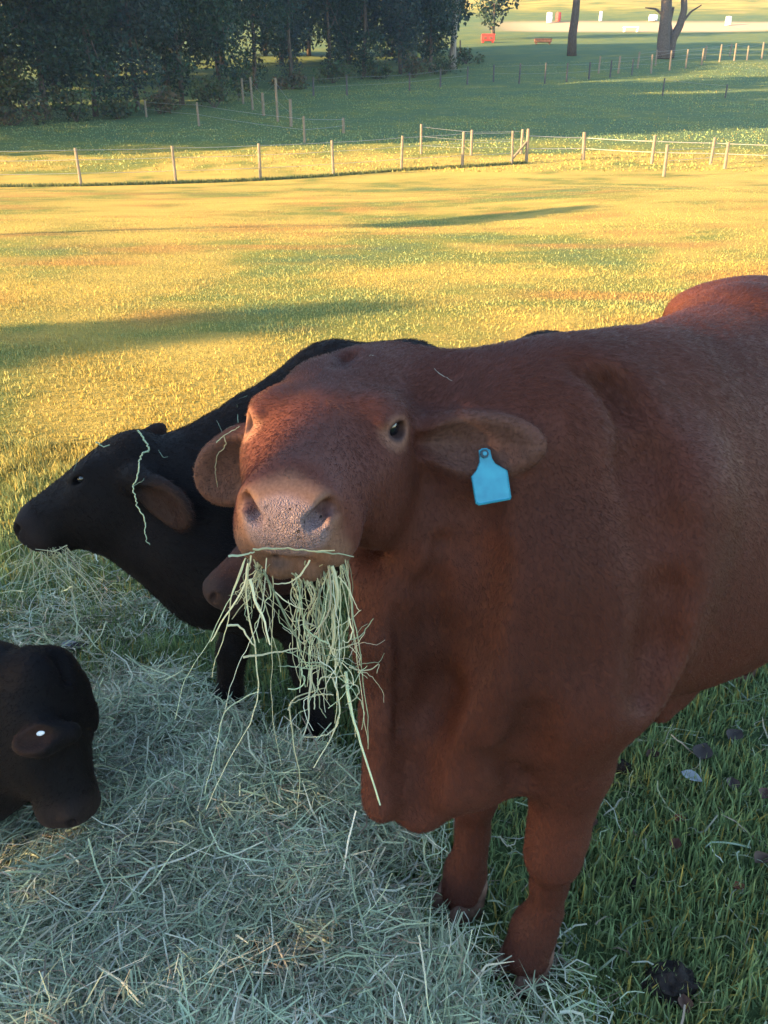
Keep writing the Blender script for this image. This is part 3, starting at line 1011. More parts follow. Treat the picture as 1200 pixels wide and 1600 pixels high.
def hoof_pair(foot, fwd, parent, mat, s=1.0):
    """two claws side by side"""
    fwd = unit([fwd[0], fwd[1], 0]); lat = np.array([-fwd[1], fwd[0], 0])
    for g in (-1, 1):
        ring = []
        for (z, sc, sh) in ((0, 1.08, .018), (.025, 1.0, .010), (.058, .84, -.006), (.08, .60, -.016)):
            a = np.linspace(0, 2 * np.pi, 14, endpoint=False)
            x = np.cos(a) * .052 * sc + sh
            y = np.sin(a) * .027 * sc * (1 - .25 * np.cos(a)) + g * .029
            ring.append(np.stack([x, y, np.full_like(a, z)], 1) * s)
        V = np.concatenate(ring)
        W = foot + V[:, :1] * fwd + V[:, 1:2] * lat + V[:, 2:] * np.array([0, 0, 1])
        F = []
        for i in range(3):
            for j in range(14):
                k = (j + 1) % 14
                F.append([i * 14 + j, i * 14 + k, (i + 1) * 14 + k, (i + 1) * 14 + j])
        F.append(list(range(14))[::-1]); F.append([42 + j for j in range(14)])
        adopt(mesh_obj("hoof", W, F, mat, smooth=True), parent)


MAT_RED = hide_material("red_hide")
MAT_DARK = hide_material("black_hide", rough=.75, sheen=.03, spec=.12)
MAT_HAIR_RED = hair_material("red_hair", .42, .22)
MAT_HAIR_DARK = hair_material("black_hair", .4, .12)
_m, _N, _L, _b = mat_new("eye_wet")
_b.inputs["Base Color"].default_value = (.006, .006, .008, 1); _b.inputs["Roughness"].default_value = .04
_b.inputs["Coat Weight"].default_value = .6
MAT_EYE = _m
MAT_HOOF = mat_plain("hoof_horn", (.12, .062, .042), .6, .3, .4, 60)

# ---- the red bull -------------------------------------------------
BM = np.array([.255, 1.24, 0.]); BH = np.array([-.785, -.62, 0.]); BL = np.array([.62, -.785, 0.])


def B(t, l, z):
    if t < 0:
        l = l - .28 * (t / 1.2) ** 2
    return BM + t * BH + l * BL + np.array([0, 0, z])


def BR(t):
    """axes of the trunk at t"""
    d = unit(B(t + .05, 0, 0) - B(t - .05, 0, 0))
    return np.stack([d, np.cross([0, 0, 1], d), [0, 0, 1]])


FIELDS = {}
bull = empty("red_bull", (.25, 1.24, 0), "large red-brown bull with a blue ear tag facing the camera, chewing hay", "bull")
Fb = Field(axis_spacing(-.42, 1.75, -.36, .16, .0042, .014), axis_spacing(.78, 2.75, .84, 1.32, .0042, .014), axis_spacing(-.03, 1.46, 1.06, 1.37, .0042, .012))
FIELDS['bull'] = Fb
# trunk
Fb.ell(B(-.06, -.02, .96), BR(-.06), (.30, .225, .35), .1)
Fb.ell(B(-.38, 0, .95), BR(-.38), (.44, .268, .355), .14)
Fb.ell(B(-.80, 0, .90), BR(-.80), (.52, .305, .385), .18)
Fb.ell(B(-1.25, 0, .97), BR(-1.22), (.36, .27, .31), .1)
Fb.cone(B(-.3, 0, 1.18), B(-.85, 0, 1.20), .14, .14, .1)
Fb.cone(B(-.85, 0, 1.20), B(-1.33, 0, 1.19), .14, .12, .1)
Fb.ell(B(-1.15, .16, 1.215), BR(-1.1), (.14, .10, .07), .1)
Fb.ell(B(-1.15, -.16, 1.215), BR(-1.1), (.14, .10, .07), .1)
# hump and crest
Fb.ell(B(-.08, 0, 1.235), BR(-.1), (.28, .13, .125), .1)
Fb.cone(B(-.05, 0, 1.21), [.03, 1.34, 1.235], .125, .105, .08)
# neck
Fb.cone(B(.02, 0, 1.02), [-.02, 1.31, 1.19], .19, .120, .08)
Fb.cone(B(.08, 0, .88), [.005, 1.23, 1.10], .165, .100, .08)
# chest and brisket
Fb.ell(B(.05, -.02, .77), BR(0), (.20, .165, .21), .1)
Fb.ell(B(.12, -.01, .63), BR(0), (.15, .11, .10), .06)
# dewlap: two hanging rolls that end side by side above the brisket
Fb.cone([.06, 1.15, .98], [.11, 1.15, .68], .075, .08, .06)
for a, b, r0, r1, k in ((P(585, 900, 1.30), P(592, 1000, 1.32), .036, .038, .05), (P(592, 1000, 1.32), P(606, 1120, 1.37), .038, .036, .035), (P(606, 1120, 1.37), P(606, 1246, 1.42), .038, .046, .05),
                        (P(672, 1080, 1.44), P(656, 1180, 1.46), .040, .040, .03), (P(656, 1180, 1.46), P(657, 1258, 1.47), .042, .048, .045)):
    Fb.cone(a, b, r0, r1, k)
# shoulders and forelegs (near = animal's left)
Fb.cone(B(-.14, .14, 1.12), B(-.02, .150, .84), .12, .120, .07)
Fb.cone(B(-.14, -.14, 1.12), B(-.04, -.15, .84), .12, .12, .07)
n_up = B(.02, .104, .80); f_up = B(.0, -.13, .78)
near_foot = np.array([.310, 1.190, 0.]); far_foot = np.array([.185, 1.36, 0.])
leg_field(Fb, [n_up, np.array([.346, 1.175, .60]), np.array([.346, 1.185, .41]), np.array([.342, 1.185, .35]), np.array([.345, 1.20, .25]), np.array([.343, 1.20, .17]), near_foot + [.016, .012, .115], near_foot + [.0, -.004, .055]],
          [.110, .078, .056, .053, .035, .034, .045, .052], .025)
Fb.ell(B(-.04, .118, .78), BR(0), (.06, .05, .075), .06)
leg_field(Fb, [f_up, np.array([.205, 1.36, .58]), np.array([.200, 1.36, .40]), np.array([.200, 1.36, .34]), np.array([.203, 1.365, .22]), np.array([.20, 1.36, .16]), far_foot + [.008, .01, .095], far_foot + [.0, -.004, .045]],
          [.12, .083, .055, .050, .035, .034, .045, .050], .028)
Fb.ell(B(-.68, .10, .83), BR(-.62), (.44, .21, .26), .12)
# hind legs
hind = []
for l, dt in ((.16, .0), (-.16, .06)):
    top = B(-1.22 + dt, l, .95); st = B(-1.10 + dt, l + .03 * np.sign(l), .66); hk = B(-1.36 + dt, l, .46); ft = B(-1.40 + dt, l, 0)
    leg_field(Fb, [top, st, hk, B(-1.42 + dt, l, .2), ft + [0, 0, .09], ft + [-.01, -.01, .045]], [.17, .12, .058, .042, .046, .054], .04)
    hind.append(ft)
# tail
leg_field(Fb, [B(-1.50, 0, 1.20), B(-1.60, 0, 1.10), B(-1.63, .01, .80), B(-1.60, .02, .55), B(-1.60, .02, .34)], [.05, .036, .024, .034, .012], .03)
# sheath and belly fold
Fb.cone(B(-.34, .06, .58), B(-.46, .08, .555), .05, .055, .06)
Fb.cone(B(-.45, .09, .54), B(-.40, .10, .505), .04, .022, .05)
# head
BHEAD = Head([-.086, 1.085, 1.238], [-.140, -.99, -.075], [0, -.07, 1], 1.0)
Fb.cone(BHEAD.w(-.12, 0, -.02), BHEAD.w(-.20, .02, -.02), .10, .115, .05)
EAR_D = 1.13
ears_b = [dict(root=P(664, 690, 1.21), tip=P(846, 698, EAR_D), wide=0, face=np.array([-.05, -1, .25]), hw=.048),
          dict(root=P(425, 690, 1.24), tip=P(318, 768, 1.29), wide=0, face=np.array([.10, -1, .30]), hw=.058, rr=.03)]
for a, b in (((-.125, .125, -.05), (-.125, .115, -.07)), ((-.125, .115, -.07), (-.10, .085, -.15)), ((-.10, .085, -.15), (-.02, .05, -.165))):
    Fb.cone(BHEAD.w(*a), BHEAD.w(*b), .022, .022, .05, 'cut')
head_field(Fb, BHEAD, ears_b)


def surf(x, y, Fb=None):
    # first point of an animal's surface along a line of sight
    Fb = FIELDS['bull'] if Fb is None else Fb
    Ds = np.arange(.8, 2.6, .004)
    pts = CAMP + Ds[:, None] * ray(x, y)
    ii = [np.clip(np.searchsorted(ax, pts[:, k]), 1, len(ax) - 1) for k, ax in enumerate(Fb.a)]
    f = Fb.F[ii[0], ii[1], ii[2]]
    k = np.argmax(f < 0)
    return pts[k]


def groove(px, r, k, sink=0.0):
    pp = [surf(x, y) for x, y in px]
    for a, b in zip(pp, pp[1:]):
        da = unit(a - CAMP) * sink
        if np.linalg.norm(a - b) < .25:
            Fb.cone(a + da, b + da, r, r, k, 'cut')


groove([(738, 815), (735, 880), (728, 950), (718, 1020), (700, 1080)], .020, .065)
groove([(690, 850), (684, 920), (676, 990)], .004, .03)
groove([(665, 930), (672, 1000), (676, 1060), (670, 1110), (655, 1160), (646, 1215), (642, 1275)], .018, .06)
groove([(690, 1075), (672, 1110)], .022, .06)
groove([(625, 960), (630, 1060), (622, 1140)], .003, .03)
groove([(975, 620), (1012, 730), (1036, 840), (1043, 930), (1030, 1010), (1012, 1080)], .012, .07)
groove([(816, 1236), (822, 1180), (838, 1130)], .018, .055)
groove([(1042, 930), (1030, 1015), (1012, 1085)], .006, .06)
groove([(760, 1180), (800, 1205), (818, 1215)], .005, .03)
groove([(905, 575), (950, 610), (975, 640)], .005, .05)
Vb, Qb = Fb.mesh()
Nb = vnormals(Vb, Qb)
# soft vertical skin folds on the neck and shoulder
tt = (Vb - BM) @ BH; ll = (Vb - BM) @ BL
zz = Vb[:, 2]
fold = np.sin(tt * 95 + 6 * hash_noise(tt * 6, zz * 3, 4)) * smooth01(tt, -.02, .06) * smooth01(zz, .6, .8) * smooth01(-zz, -1.22, -1.08) * smooth01(ll, .0, .12)
fold *= smooth01(np.linalg.norm(BHEAD.loc(Vb), axis=1), .2, .27)
Vb = Vb + Nb * (fold * .0016 + .006 * (hash_noise(tt * 9, zz * 6, 6) - .5) * (zz > .3) * smooth01(np.linalg.norm(BHEAD.loc(Vb), axis=1), .24, .34))[:, None]
qn = BHEAD.loc(Vb)
# creased nose leather
m = smooth01(qn[:, 0], .19, .215) * smooth01(-np.sqrt((qn[:, 1] / .055) ** 2 + ((qn[:, 2] - .010) / .045) ** 2), -1, -.6)
Vb = Vb + Nb * (m * .0016 * (hash_noise(qn[:, 1] * 160, qn[:, 2] * 130, 2) - .5))[:, None]
Nb = vnormals(Vb, Qb)
RED = (.084, .0265, .0165)
col_b = paint(Vb, BHEAD, ears_b, RED)
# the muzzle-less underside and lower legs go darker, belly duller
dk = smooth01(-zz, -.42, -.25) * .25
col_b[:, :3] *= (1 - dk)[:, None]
# shade of the neck put into the coat colour; bulls' necks also run dark
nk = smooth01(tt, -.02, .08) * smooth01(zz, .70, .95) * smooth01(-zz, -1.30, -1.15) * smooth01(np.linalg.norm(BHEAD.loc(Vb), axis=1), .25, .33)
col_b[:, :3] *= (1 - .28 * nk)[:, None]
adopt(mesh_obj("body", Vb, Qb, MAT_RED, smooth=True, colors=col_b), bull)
add_eyes(BHEAD, bull, MAT_EYE)
for ft in (near_foot, far_foot):
    hoof_pair(ft, BH, bull, MAT_HOOF)
for ft in hind:
    hoof_pair(ft, BH, bull, MAT_HOOF)


def len_bull(p):
    q = BHEAD.loc(p)
    L = .0075 + .008 * smooth01(p[:, 2], 1.2, 1.34)
    d = np.linalg.norm(q, axis=1)
    L = np.where(d < .30, .006 + .006 * smooth01(-q[:, 0], .0, .14) * smooth01(q[:, 2], .02, .07), L)
    L = np.where((q[:, 0] > .15) & (d < .3), .003, L)
    L = np.where((q[:, 0] > .198) & (d < .3) & (np.abs(q[:, 1]) < .05) & (q[:, 2] > -.022), .0, L)
    for g in (-1, 1):
        L = np.where(np.linalg.norm(q - np.array([.0, g * .10, .052]), axis=1) < .026, .0, L)
    for e in ears_b:
        dd = (p - e['c']) @ e['R'].T
        L = np.where((np.abs(dd[:, 0]) < e['L'] * .55) & (np.abs(dd[:, 1]) < e['w'] * 1.1) & (np.abs(dd[:, 2]) < .05), .006, L)
    return L


def flow_bull(p):
    q = BHEAD.loc(p)
    w = q - np.array([.0, 0, .085])
    fh = w @ BHEAD.R
    fh /= np.linalg.norm(fh, axis=1, keepdims=True) + 1e-6
    body = -.65 * BH + np.array([0, 0, -.75])
    k = smooth01(-np.linalg.norm(q, axis=1), -.30, -.24)[:, None]
    f = fh * k + body * (1 - k)
    for e in ears_b:
        dd = (p - e['c']) @ e['R'].T
        m = (np.abs(dd[:, 0]) < e['L'] * .55) & (np.abs(dd[:, 1]) < e['w'] * 1.1) & (np.abs(dd[:, 2]) < .05)
        f = np.where(m[:, None], e['R'][0] * .8 + np.sign(dd[:, 1:2]) * e['R'][1] * .6, f)
    return f


coat("coat", Vb, Qb, Nb, col_b * 1.03, 270000, len_bull, flow_bull, MAT_HAIR_RED, bull)


# ---- dark cattle ---------------------------------------------------
def dark_animal(name, label, head, ears, spine, legs, base, cat, necks, nhair, fine=.006, coarse=.016, fbox=None, extra=None, loc=None, flow=(.6, .3, -.6)):
    pts = np.array([p for p, *_ in spine] + [l[-1] for l in legs[0]] + [head.O])
    lo = pts.min(0) - .45; hi = pts.max(0) + .45
    lo[2] = -.03; hi[2] = max(hi[2], .9)
    h0 = head.O - .28 * head.s - .04; h1 = head.O + .28 * head.s + .04
    F = Field(*[axis_spacing(lo[i], hi[i], h0[i], h1[i], fine, coarse) for i in range(3)])
    for c, ax, r in spine:
        d = unit([ax[0], ax[1], 0])
        F.ell(c, np.stack([d, np.cross([0, 0, 1], d), [0, 0, 1]]), r, .09)
    for a, b, ra, rb in necks:
        F.cone(a, b, ra, rb, .07)
    for pp, rr in zip(*legs):
        leg_field(F, pp, rr, .03, .06)
    tc, tx, tr = spine[-1]
    td = unit([tx[0], tx[1], 0]); e0 = np.asarray(tc) - td * tr[0] * .93
    leg_field(F, [e0 + [0, 0, tr[2] * .4], e0 - td * .05, e0 - td * .05 - [0, 0, .25], e0 - td * .03 - [0, 0, .42]], [.04, .028, .026, .012], .03)
    head_field(F, head, ears)
    FIELDS[name] = F
    V, Q = F.mesh()
    N = vnormals(V, Q)
    V = V + N * (.006 * (hash_noise(V[:, 0] * 14, V[:, 2] * 14 + V[:, 1] * 9, 8) - .5) * smooth01(np.linalg.norm(head.loc(V), axis=1), .25, .35))[:, None]
    col = paint(V, head, ears, base, dark=True)
    e = empty(name, loc, label, cat)
    adopt(mesh_obj("body", V, Q, MAT_DARK, smooth=True, colors=col), e)
    add_eyes(head, e, MAT_EYE)
    for pp in legs[0]:
        ft = pp[-1] * np.array([1, 1, 0])
        hoof_pair(ft, spine[0][1], e, MAT_HOOF, .8)
    if nhair:
        def ln(p):
            q = head.loc(p)
            L = np.full(len(p), .016)
            d = np.linalg.norm(q, axis=1)
            L = np.where(d < .3, .009, L)
            L = np.where((q[:, 0] > .16) & (d < .3), .0025, L)
            for g in (-1, 1):
                L = np.where(np.linalg.norm(q - np.array([.0, g * .10, .052]), axis=1) < .026, .0, L)
            return L
        coat("coat", V, Q, N, col[:, :3] * np.array([1.7, 1.4, 1.3]), nhair, ln, lambda p: np.tile(np.array(flow, float), (len(p), 1)), MAT_HAIR_DARK, e, .0004)
    return e


BLACK = (.0072, .0052, .0048)
# calf in profile behind the bull's head
HA = Head(P(146, 772, 2.20), P(30, 852, 2.17) - P(190, 742, 2.22), P(100, 670, 2.2) - P(150, 830, 2.2) + np.array([0, -.05, 0]), .94)
ears_a = [dict(root=P(226, 758, 2.09), tip=P(298, 816, 2.05), wide=0, face=np.array([-.55, -.8, .05]), hw=.060),
          dict(root=HA.w(-.12, -.09, .03), tip=P(258, 668, 2.40), wide=0, face=np.array([-.6, .5, .2]), hw=.045)]
wa = np.array([-.06, 2.47, 0]); da = unit([.66, .52, 0])
sp = [(np.array([-.22, 2.34, .66]), -da, (.24, .165, .27)), (np.array([.10, 2.60, .70]), -da, (.36, .20, .27)), (np.array([.42, 2.86, .72]), -da, (.34, .21, .26)), (np.array([.62, 3.02, .80]), -da, (.22, .18, .22))]
necks = [(HA.w(.04, 0, .0), HA.w(.165, 0, .0), .066, .060), (HA.w(-.09, 0, -.075), HA.w(.09, 0, -.035), .085, .055), (HA.w(-.13, 0, -.02), P(330, 790, 2.32), .115, .17), (P(330, 790, 2.32), P(430, 750, 2.42), .17, .22), (P(300, 720, 2.32), P(520, 610, 2.55), .09, .14),
         (P(175, 830, 2.21), P(290, 870, 2.25), .07, .11), (P(280, 850, 2.25), P(335, 900, 2.28), .13, .14), (P(345, 890, 2.30), P(400, 900, 2.36), .15, .18), (P(520, 610, 2.55), P(640, 600, 2.72), .14, .15)]
fa1 = ground_hit(362, 1108)[0]; fa2 = ground_hit(500, 1150)[0]
legs = ([[np.array([-.36, 2.30, .55]), np.array([-.44, 2.17, .36]), np.array([-.475, 2.10, .22]), fa1 + [0, .0, .07], fa1 + [-.01, -.01, .035]],
         [np.array([-.25, 2.16, .55]), np.array([-.27, 2.05, .38]), np.array([-.235, 2.0, .22]), fa2 + [0, 0, .07], fa2 + [-.01, -.01, .035]],
         [np.array([.58, 2.90, .65]), np.array([.66, 2.88, .42]), np.array([.70, 2.93, .2]), np.array([.66, 2.9, .07]), np.array([.65, 2.89, .035])],
         [np.array([.48, 3.10, .65]), np.array([.56, 3.12, .42]), np.array([.60, 3.16, .2]), np.array([.56, 3.14, .07]), np.array([.55, 3.13, .035])]],
        [[.11, .062, .044, .040, .044], [.11, .062, .044, .040, .044], [.13, .05, .035, .037, .042], [.13, .05, .035, .037, .042]])
dark_animal("black_calf", "black calf in profile at left with hay strands hanging over its head", HA, ears_a, sp, legs, BLACK, "calf", necks, 60000, loc=(-.2, 2.3, 0), flow=(.7, .4, -.5))

# the small calf whose muzzle shows under the bull's chin
HB = Head(P(415, 868, 1.90), P(335, 945, 1.86) - P(455, 835, 1.93), np.array([-.45, -.15, .75]), .72)
ears_bb = [dict(root=HB.w(-.10, .10, .0), tip=HB.w(-.16, .25, -.03), wide=0, face=np.array([-.5, -.8, .0]), hw=.04),
           dict(root=HB.w(-.10, -.10, .0), tip=HB.w(-.16, -.25, -.03), wide=0, face=np.array([-.6, .5, .2]), hw=.04)]
db = unit([.72, .69, 0])
sb = [(np.array([.06, 2.07, .60]), -db, (.20, .13, .20)), (np.array([.24, 2.25, .61]), -db, (.26, .155, .20)), (np.array([.44, 2.44, .64]), -db, (.22, .14, .19))]
nb = [(HB.w(-.12, 0, -.01), np.array([-.02, 1.98, .66]), .075, .115), (np.array([-.02, 1.98, .66]), np.array([.08, 2.08, .66]), .115, .15)]
lb = []
for bx, by in ((.10, 2.0), (.0, 2.11), (.52, 2.44), (.42, 2.54)):
    lb.append([np.array([bx, by, .52]), np.array([bx, by, .30]), np.array([bx, by, .17]), np.array([bx - .01, by - .01, .06]), np.array([bx - .015, by - .015, .03])])
dark_animal("dark_brown_calf", "small dark brown calf, only its muzzle showing below the bull's chin", HB, ears_bb, sb, (lb, [[.085, .045, .032, .03, .034]] * 4), (.030, .014, .011), "calf", nb, 15000, loc=(.2, 2.2, 0))

# cow grazing at the left edge
HC = Head(P(80, 1152, 1.98), P(120, 1290, 1.97) - P(62, 1075, 1.98), P(150, 1160, 1.98) - P(30, 1200, 1.98) + np.array([0, -.07, 0.0]), .94)
ears_c = [dict(root=P(88, 1150, 1.87), tip=P(20, 1165, 1.83), wide=0, face=np.array([.15, -.6, .75]), hw=.034, rr=.026),
          dict(root=HC.w(-.12, .10, .02), tip=HC.w(-.15, .15, -.02), wide=0, face=np.array([.6, .5, .2]), hw=.04)]
sc = [(np.array([-1.62, 1.78, .72]), (.99, -.1), (.30, .23, .32)), (np.array([-2.05, 1.84, .72]), (.99, -.1), (.44, .29, .34)), (np.array([-2.55, 1.90, .76]), (.99, -.1), (.34, .25, .32))]
nc = [(HC.w(.06, 0, -.055), P(-30, 1200, 2.06), .055, .14), (HC.w(-.02, 0, -.075), P(-40, 1188, 2.06), .10, .155), (HC.w(.05, 0, -.05), HC.w(-.05, 0, -.09), .07, .09), (HC.w(-.12, 0, -.03), P(-20, 1130, 2.05), .11, .150), (P(-20, 1130, 2.05), P(-160, 1040, 2.1), .155, .20), (P(-160, 1040, 2.1), np.array([-1.55, 1.78, .75]), .20, .25),
      (P(60, 1102, 2.0), P(-10, 1062, 2.04), .055, .085)]
lc = []
for cx, cy in ((-1.50, 1.62), (-1.58, 1.92), (-2.70, 1.74), (-2.74, 2.04)):
    lc.append([np.array([cx, cy, .62]), np.array([cx, cy, .38]), np.array([cx, cy, .2]), np.array([cx + .01, cy, .07]), np.array([cx + .015, cy, .04])])
cowc = dark_animal("black_cow", "black cow grazing with its head down in the hay at the left edge", HC, ears_c, sc, (lc, [[.13, .065, .045, .043, .048]] * 4), (.0065, .005, .005), "cow", nc, 60000, loc=(-2.0, 1.8, 0), flow=(-.6, .1, -.6))

# ------------------------------------------------------------------ the tree that shades the foreground
# Its crown is cut open along chosen rays so sun reaches the bull's head and back.
def sun_pq(p):
    p = np.atleast_2d(p)
    s = p[:, 0] * SAX + p[:, 1] * SAY
    return np.stack([-p[:, 0] * SAY + p[:, 1] * SAX, p[:, 2] + s * TAN], 1)


qh_ = BHEAD.loc(Vb)
tb_ = (Vb - BM) @ BH
lit = ((np.linalg.norm(qh_ - np.array([.02, 0, 0]), axis=1) < .235) & (qh_[:, 1] < .09) & (qh_[:, 0] > -.125) & (qh_[:, 2] > -.005)) | ((Vb[:, 2] > 1.20) & (tb_ < -.40) & (Nb[:, 2] > -.2))
CELL = .02
grid = np.zeros((400, 400), bool)
g_ = ((sun_pq(Vb[lit]) + 3) / CELL).astype(int).clip(0, 399)
grid[g_[:, 0], g_[:, 1]] = True
core = grid.copy()
for _ in range(4):
    grid = grid | np.roll(grid, -1, 0) | np.roll(grid, -1, 1)


for e_ in ears_b[:1]:
    d_ = np.abs((Vb - e_['c']) @ e_['R'].T)
    m_ = (d_[:, 0] < e_['L'] * .5) & (d_[:, 1] < e_['w']) & (d_[:, 2] < .04)
    for dz in (0, -.05):
        g_ = ((sun_pq(Vb[m_] + np.array([0, 0, dz])) + 3) / CELL).astype(int).clip(0, 399)
        grid[g_[:, 0], g_[:, 1]] = False
bad = (~lit) & ((Nb @ -SUN_D) > 0)
g_ = ((sun_pq(Vb[bad]) + 3) / CELL).astype(int).clip(0, 399)
grid[g_[:, 0], g_[:, 1]] = False
grid = grid | core
for px_ in ((1062, 770), (1085, 785), (1045, 762), (1075, 775), (1055, 780), (690, 590), (705, 600)):
    a_, b_ = ((sun_pq(surf(*px_))[0] + 3) / CELL).astype(int)
    grid[a_ - 1:a_ + 2, b_ - 1:b_ + 2] = False


def keep_leaf(ctr):
    g2 = ((sun_pq(ctr) + 3) / CELL).astype(int)
    ok = (g2 >= 0).all(1) & (g2 < 400).all(1)
    g2 = g2.clip(0, 399)
    return ~(grid[g2[:, 0], g2[:, 1]] & ok)


def filtered(v, q, c):
    ctr = v.reshape(-1, 4, 3).mean(1)
    k = keep_leaf(ctr)
    v = v.reshape(-1, 4, 3)[k].reshape(-1, 3)
    return v, np.arange(len(v)).reshape(-1, 4), c.reshape(-1, 4, 3)[k].reshape(-1, 3)


S0 = -9.0
b0 = sp_pos(S0 - .5, .2)
bl = []
for pp, zc in [(a, b_) for a in (-3.4, -2.2, -1.0, .2, 1.4, 2.5) for b_ in (.9, 1.9, 2.9, 3.9, 4.9)]:
    rr = 1.15 + .25 * rng.random()
    if zc > 4 and (pp < -3 or pp > 2):
        continue
    bl.append((sp_pos(S0 + rng.normal() * .5, pp + rng.normal() * .1) + [0, 0, zc - S0 * TAN * .55 + .1], np.array([rr, rr, rr * .85])))
shade0 = tree("shade_tree", "broad leafy tree outside the picture at left, behind the camera", b0, 7, bl, 0, .12, (.05, .075, .03), .3, MAT_BARK, limbs=8, trunk_top=4.5)
v, q, c = leaf_cloud(bl, 80000, .10, (.05, .075, .03))
# unseen leaves added along the sun's rays to keep the bull's flank shaded
cand = Vb[(~lit) & (Vb[:, 2] > .05) & ((Vb[:, 2] < 1.26) | (tb_ > -.25))]
cand = cand[rng.choice(len(cand), 9000)]
cand = cand - SUN_D * (9.2 + rng.normal(size=(9000, 1)) * .8) + rng.normal(size=(9000, 3)) * .03
v2, q2, c2 = leaf_cloud([(np.zeros(3), np.ones(3) * .001)], 9000, .09, (.05, .075, .03))
v2 = (v2.reshape(-1, 4, 3) - v2.reshape(-1, 4, 3).mean(1, keepdims=True) + cand[:, None]).reshape(-1, 3)
vv = np.concatenate([v, v2]); cc = np.concatenate([c, c2])
vv, qq, cc = filtered(vv, None, cc)
adopt(mesh_obj("crown", vv, qq, MAT_LEAF, colors=cc), shade0)

# ------------------------------------------------------------------ hay on the ground
HAYC = np.array([-.62, 1.55])


def hay_cover(X, Y):
    """1 in the thick of the spread hay, 0 on bare grass"""
    right = .30 - .62 * np.clip(Y - 1.1, 0, 2) + .30 * (hash_noise(X * 3.1, Y * 3.1, 28) - .5) + .25 * (hash_noise(X * 8, Y * 8, 29) - .5)
    e = smooth_step(right - X, -.12, .30) * smooth_step(Y, .15, .4) * (1 - smooth_step(Y, 1.75, 2.45))
    e = e * smooth_step(X, -2.4, -1.9)
    thin = .16 * (1 - smooth_step(((X + 1.15) / .55) ** 2 + ((Y - 2.75) / .55) ** 2, .3, 1.1))
    n = hash_noise(X * 4.5, Y * 4.5, 21)
    n2 = hash_noise(X * 11, Y * 11, 27)
    foot = np.minimum(np.hypot(X - .30, Y - 1.15), np.hypot(X - .17, Y - 1.31))
    e = e * (.12 + .88 * smooth_step(foot, .07, .17))
    return np.clip(np.maximum(e * (.22 + 1.0 * n + .28 * n2), thin), 0, 1)


def hay_h(X, Y):
    c = hay_cover(X, Y)
    return c * (.012 + .085 * hash_noise(X * 3.3, Y * 3.3, 22) + .035 * hash_noise(X * 9, Y * 9, 23))


MAT_HAY = mat_attr("hay", .6, .3, translucent=.15)
hx = np.linspace(-2.5, .5, 260); hy = np.linspace(.1, 3.4, 280)
HX, HY = np.meshgrid(hx, hy)
cv = hay_cover(HX, HY)
HZ = hay_h(HX, HY) - .012 + .012 * (hash_noise(HX * 60, HY * 60, 24) - .5) * cv
V = np.stack([HX, HY, HZ], 2).reshape(-1, 3)
i = np.arange(len(hy) - 1)[:, None] * len(hx) + np.arange(len(hx) - 1)[None]
Q = np.stack([i, i + 1, i + len(hx) + 1, i + len(hx)], 2).reshape(-1, 4)
keep = (cv.reshape(-1)[Q] > .42).all(1)
Q = Q[keep]
used = np.unique(Q); mp_ = np.full(len(V), -1); mp_[used] = np.arange(len(used))
V = V[used]; Q = mp_[Q]
n = hash_noise(V[:, 0] * 70, V[:, 1] * 70, 25)
cc = np.array([.15, .16, .085])[None] * (.4 + 1.0 * n)[:, None]


def hay_colours(n):
    pal = np.array([[.48, .53, .33], [.40, .47, .29], [.54, .54, .40], [.55, .48, .33], [.32, .39, .26], [.36, .27, .19], [.62, .61, .48]])
    pr = np.array([.24, .24, .16, .10, .15, .05, .06])
    k = rng.choice(len(pal), n, p=pr / pr.sum())
    return pal[k] * (.45 + .8 * rng.random(n))[:, None]


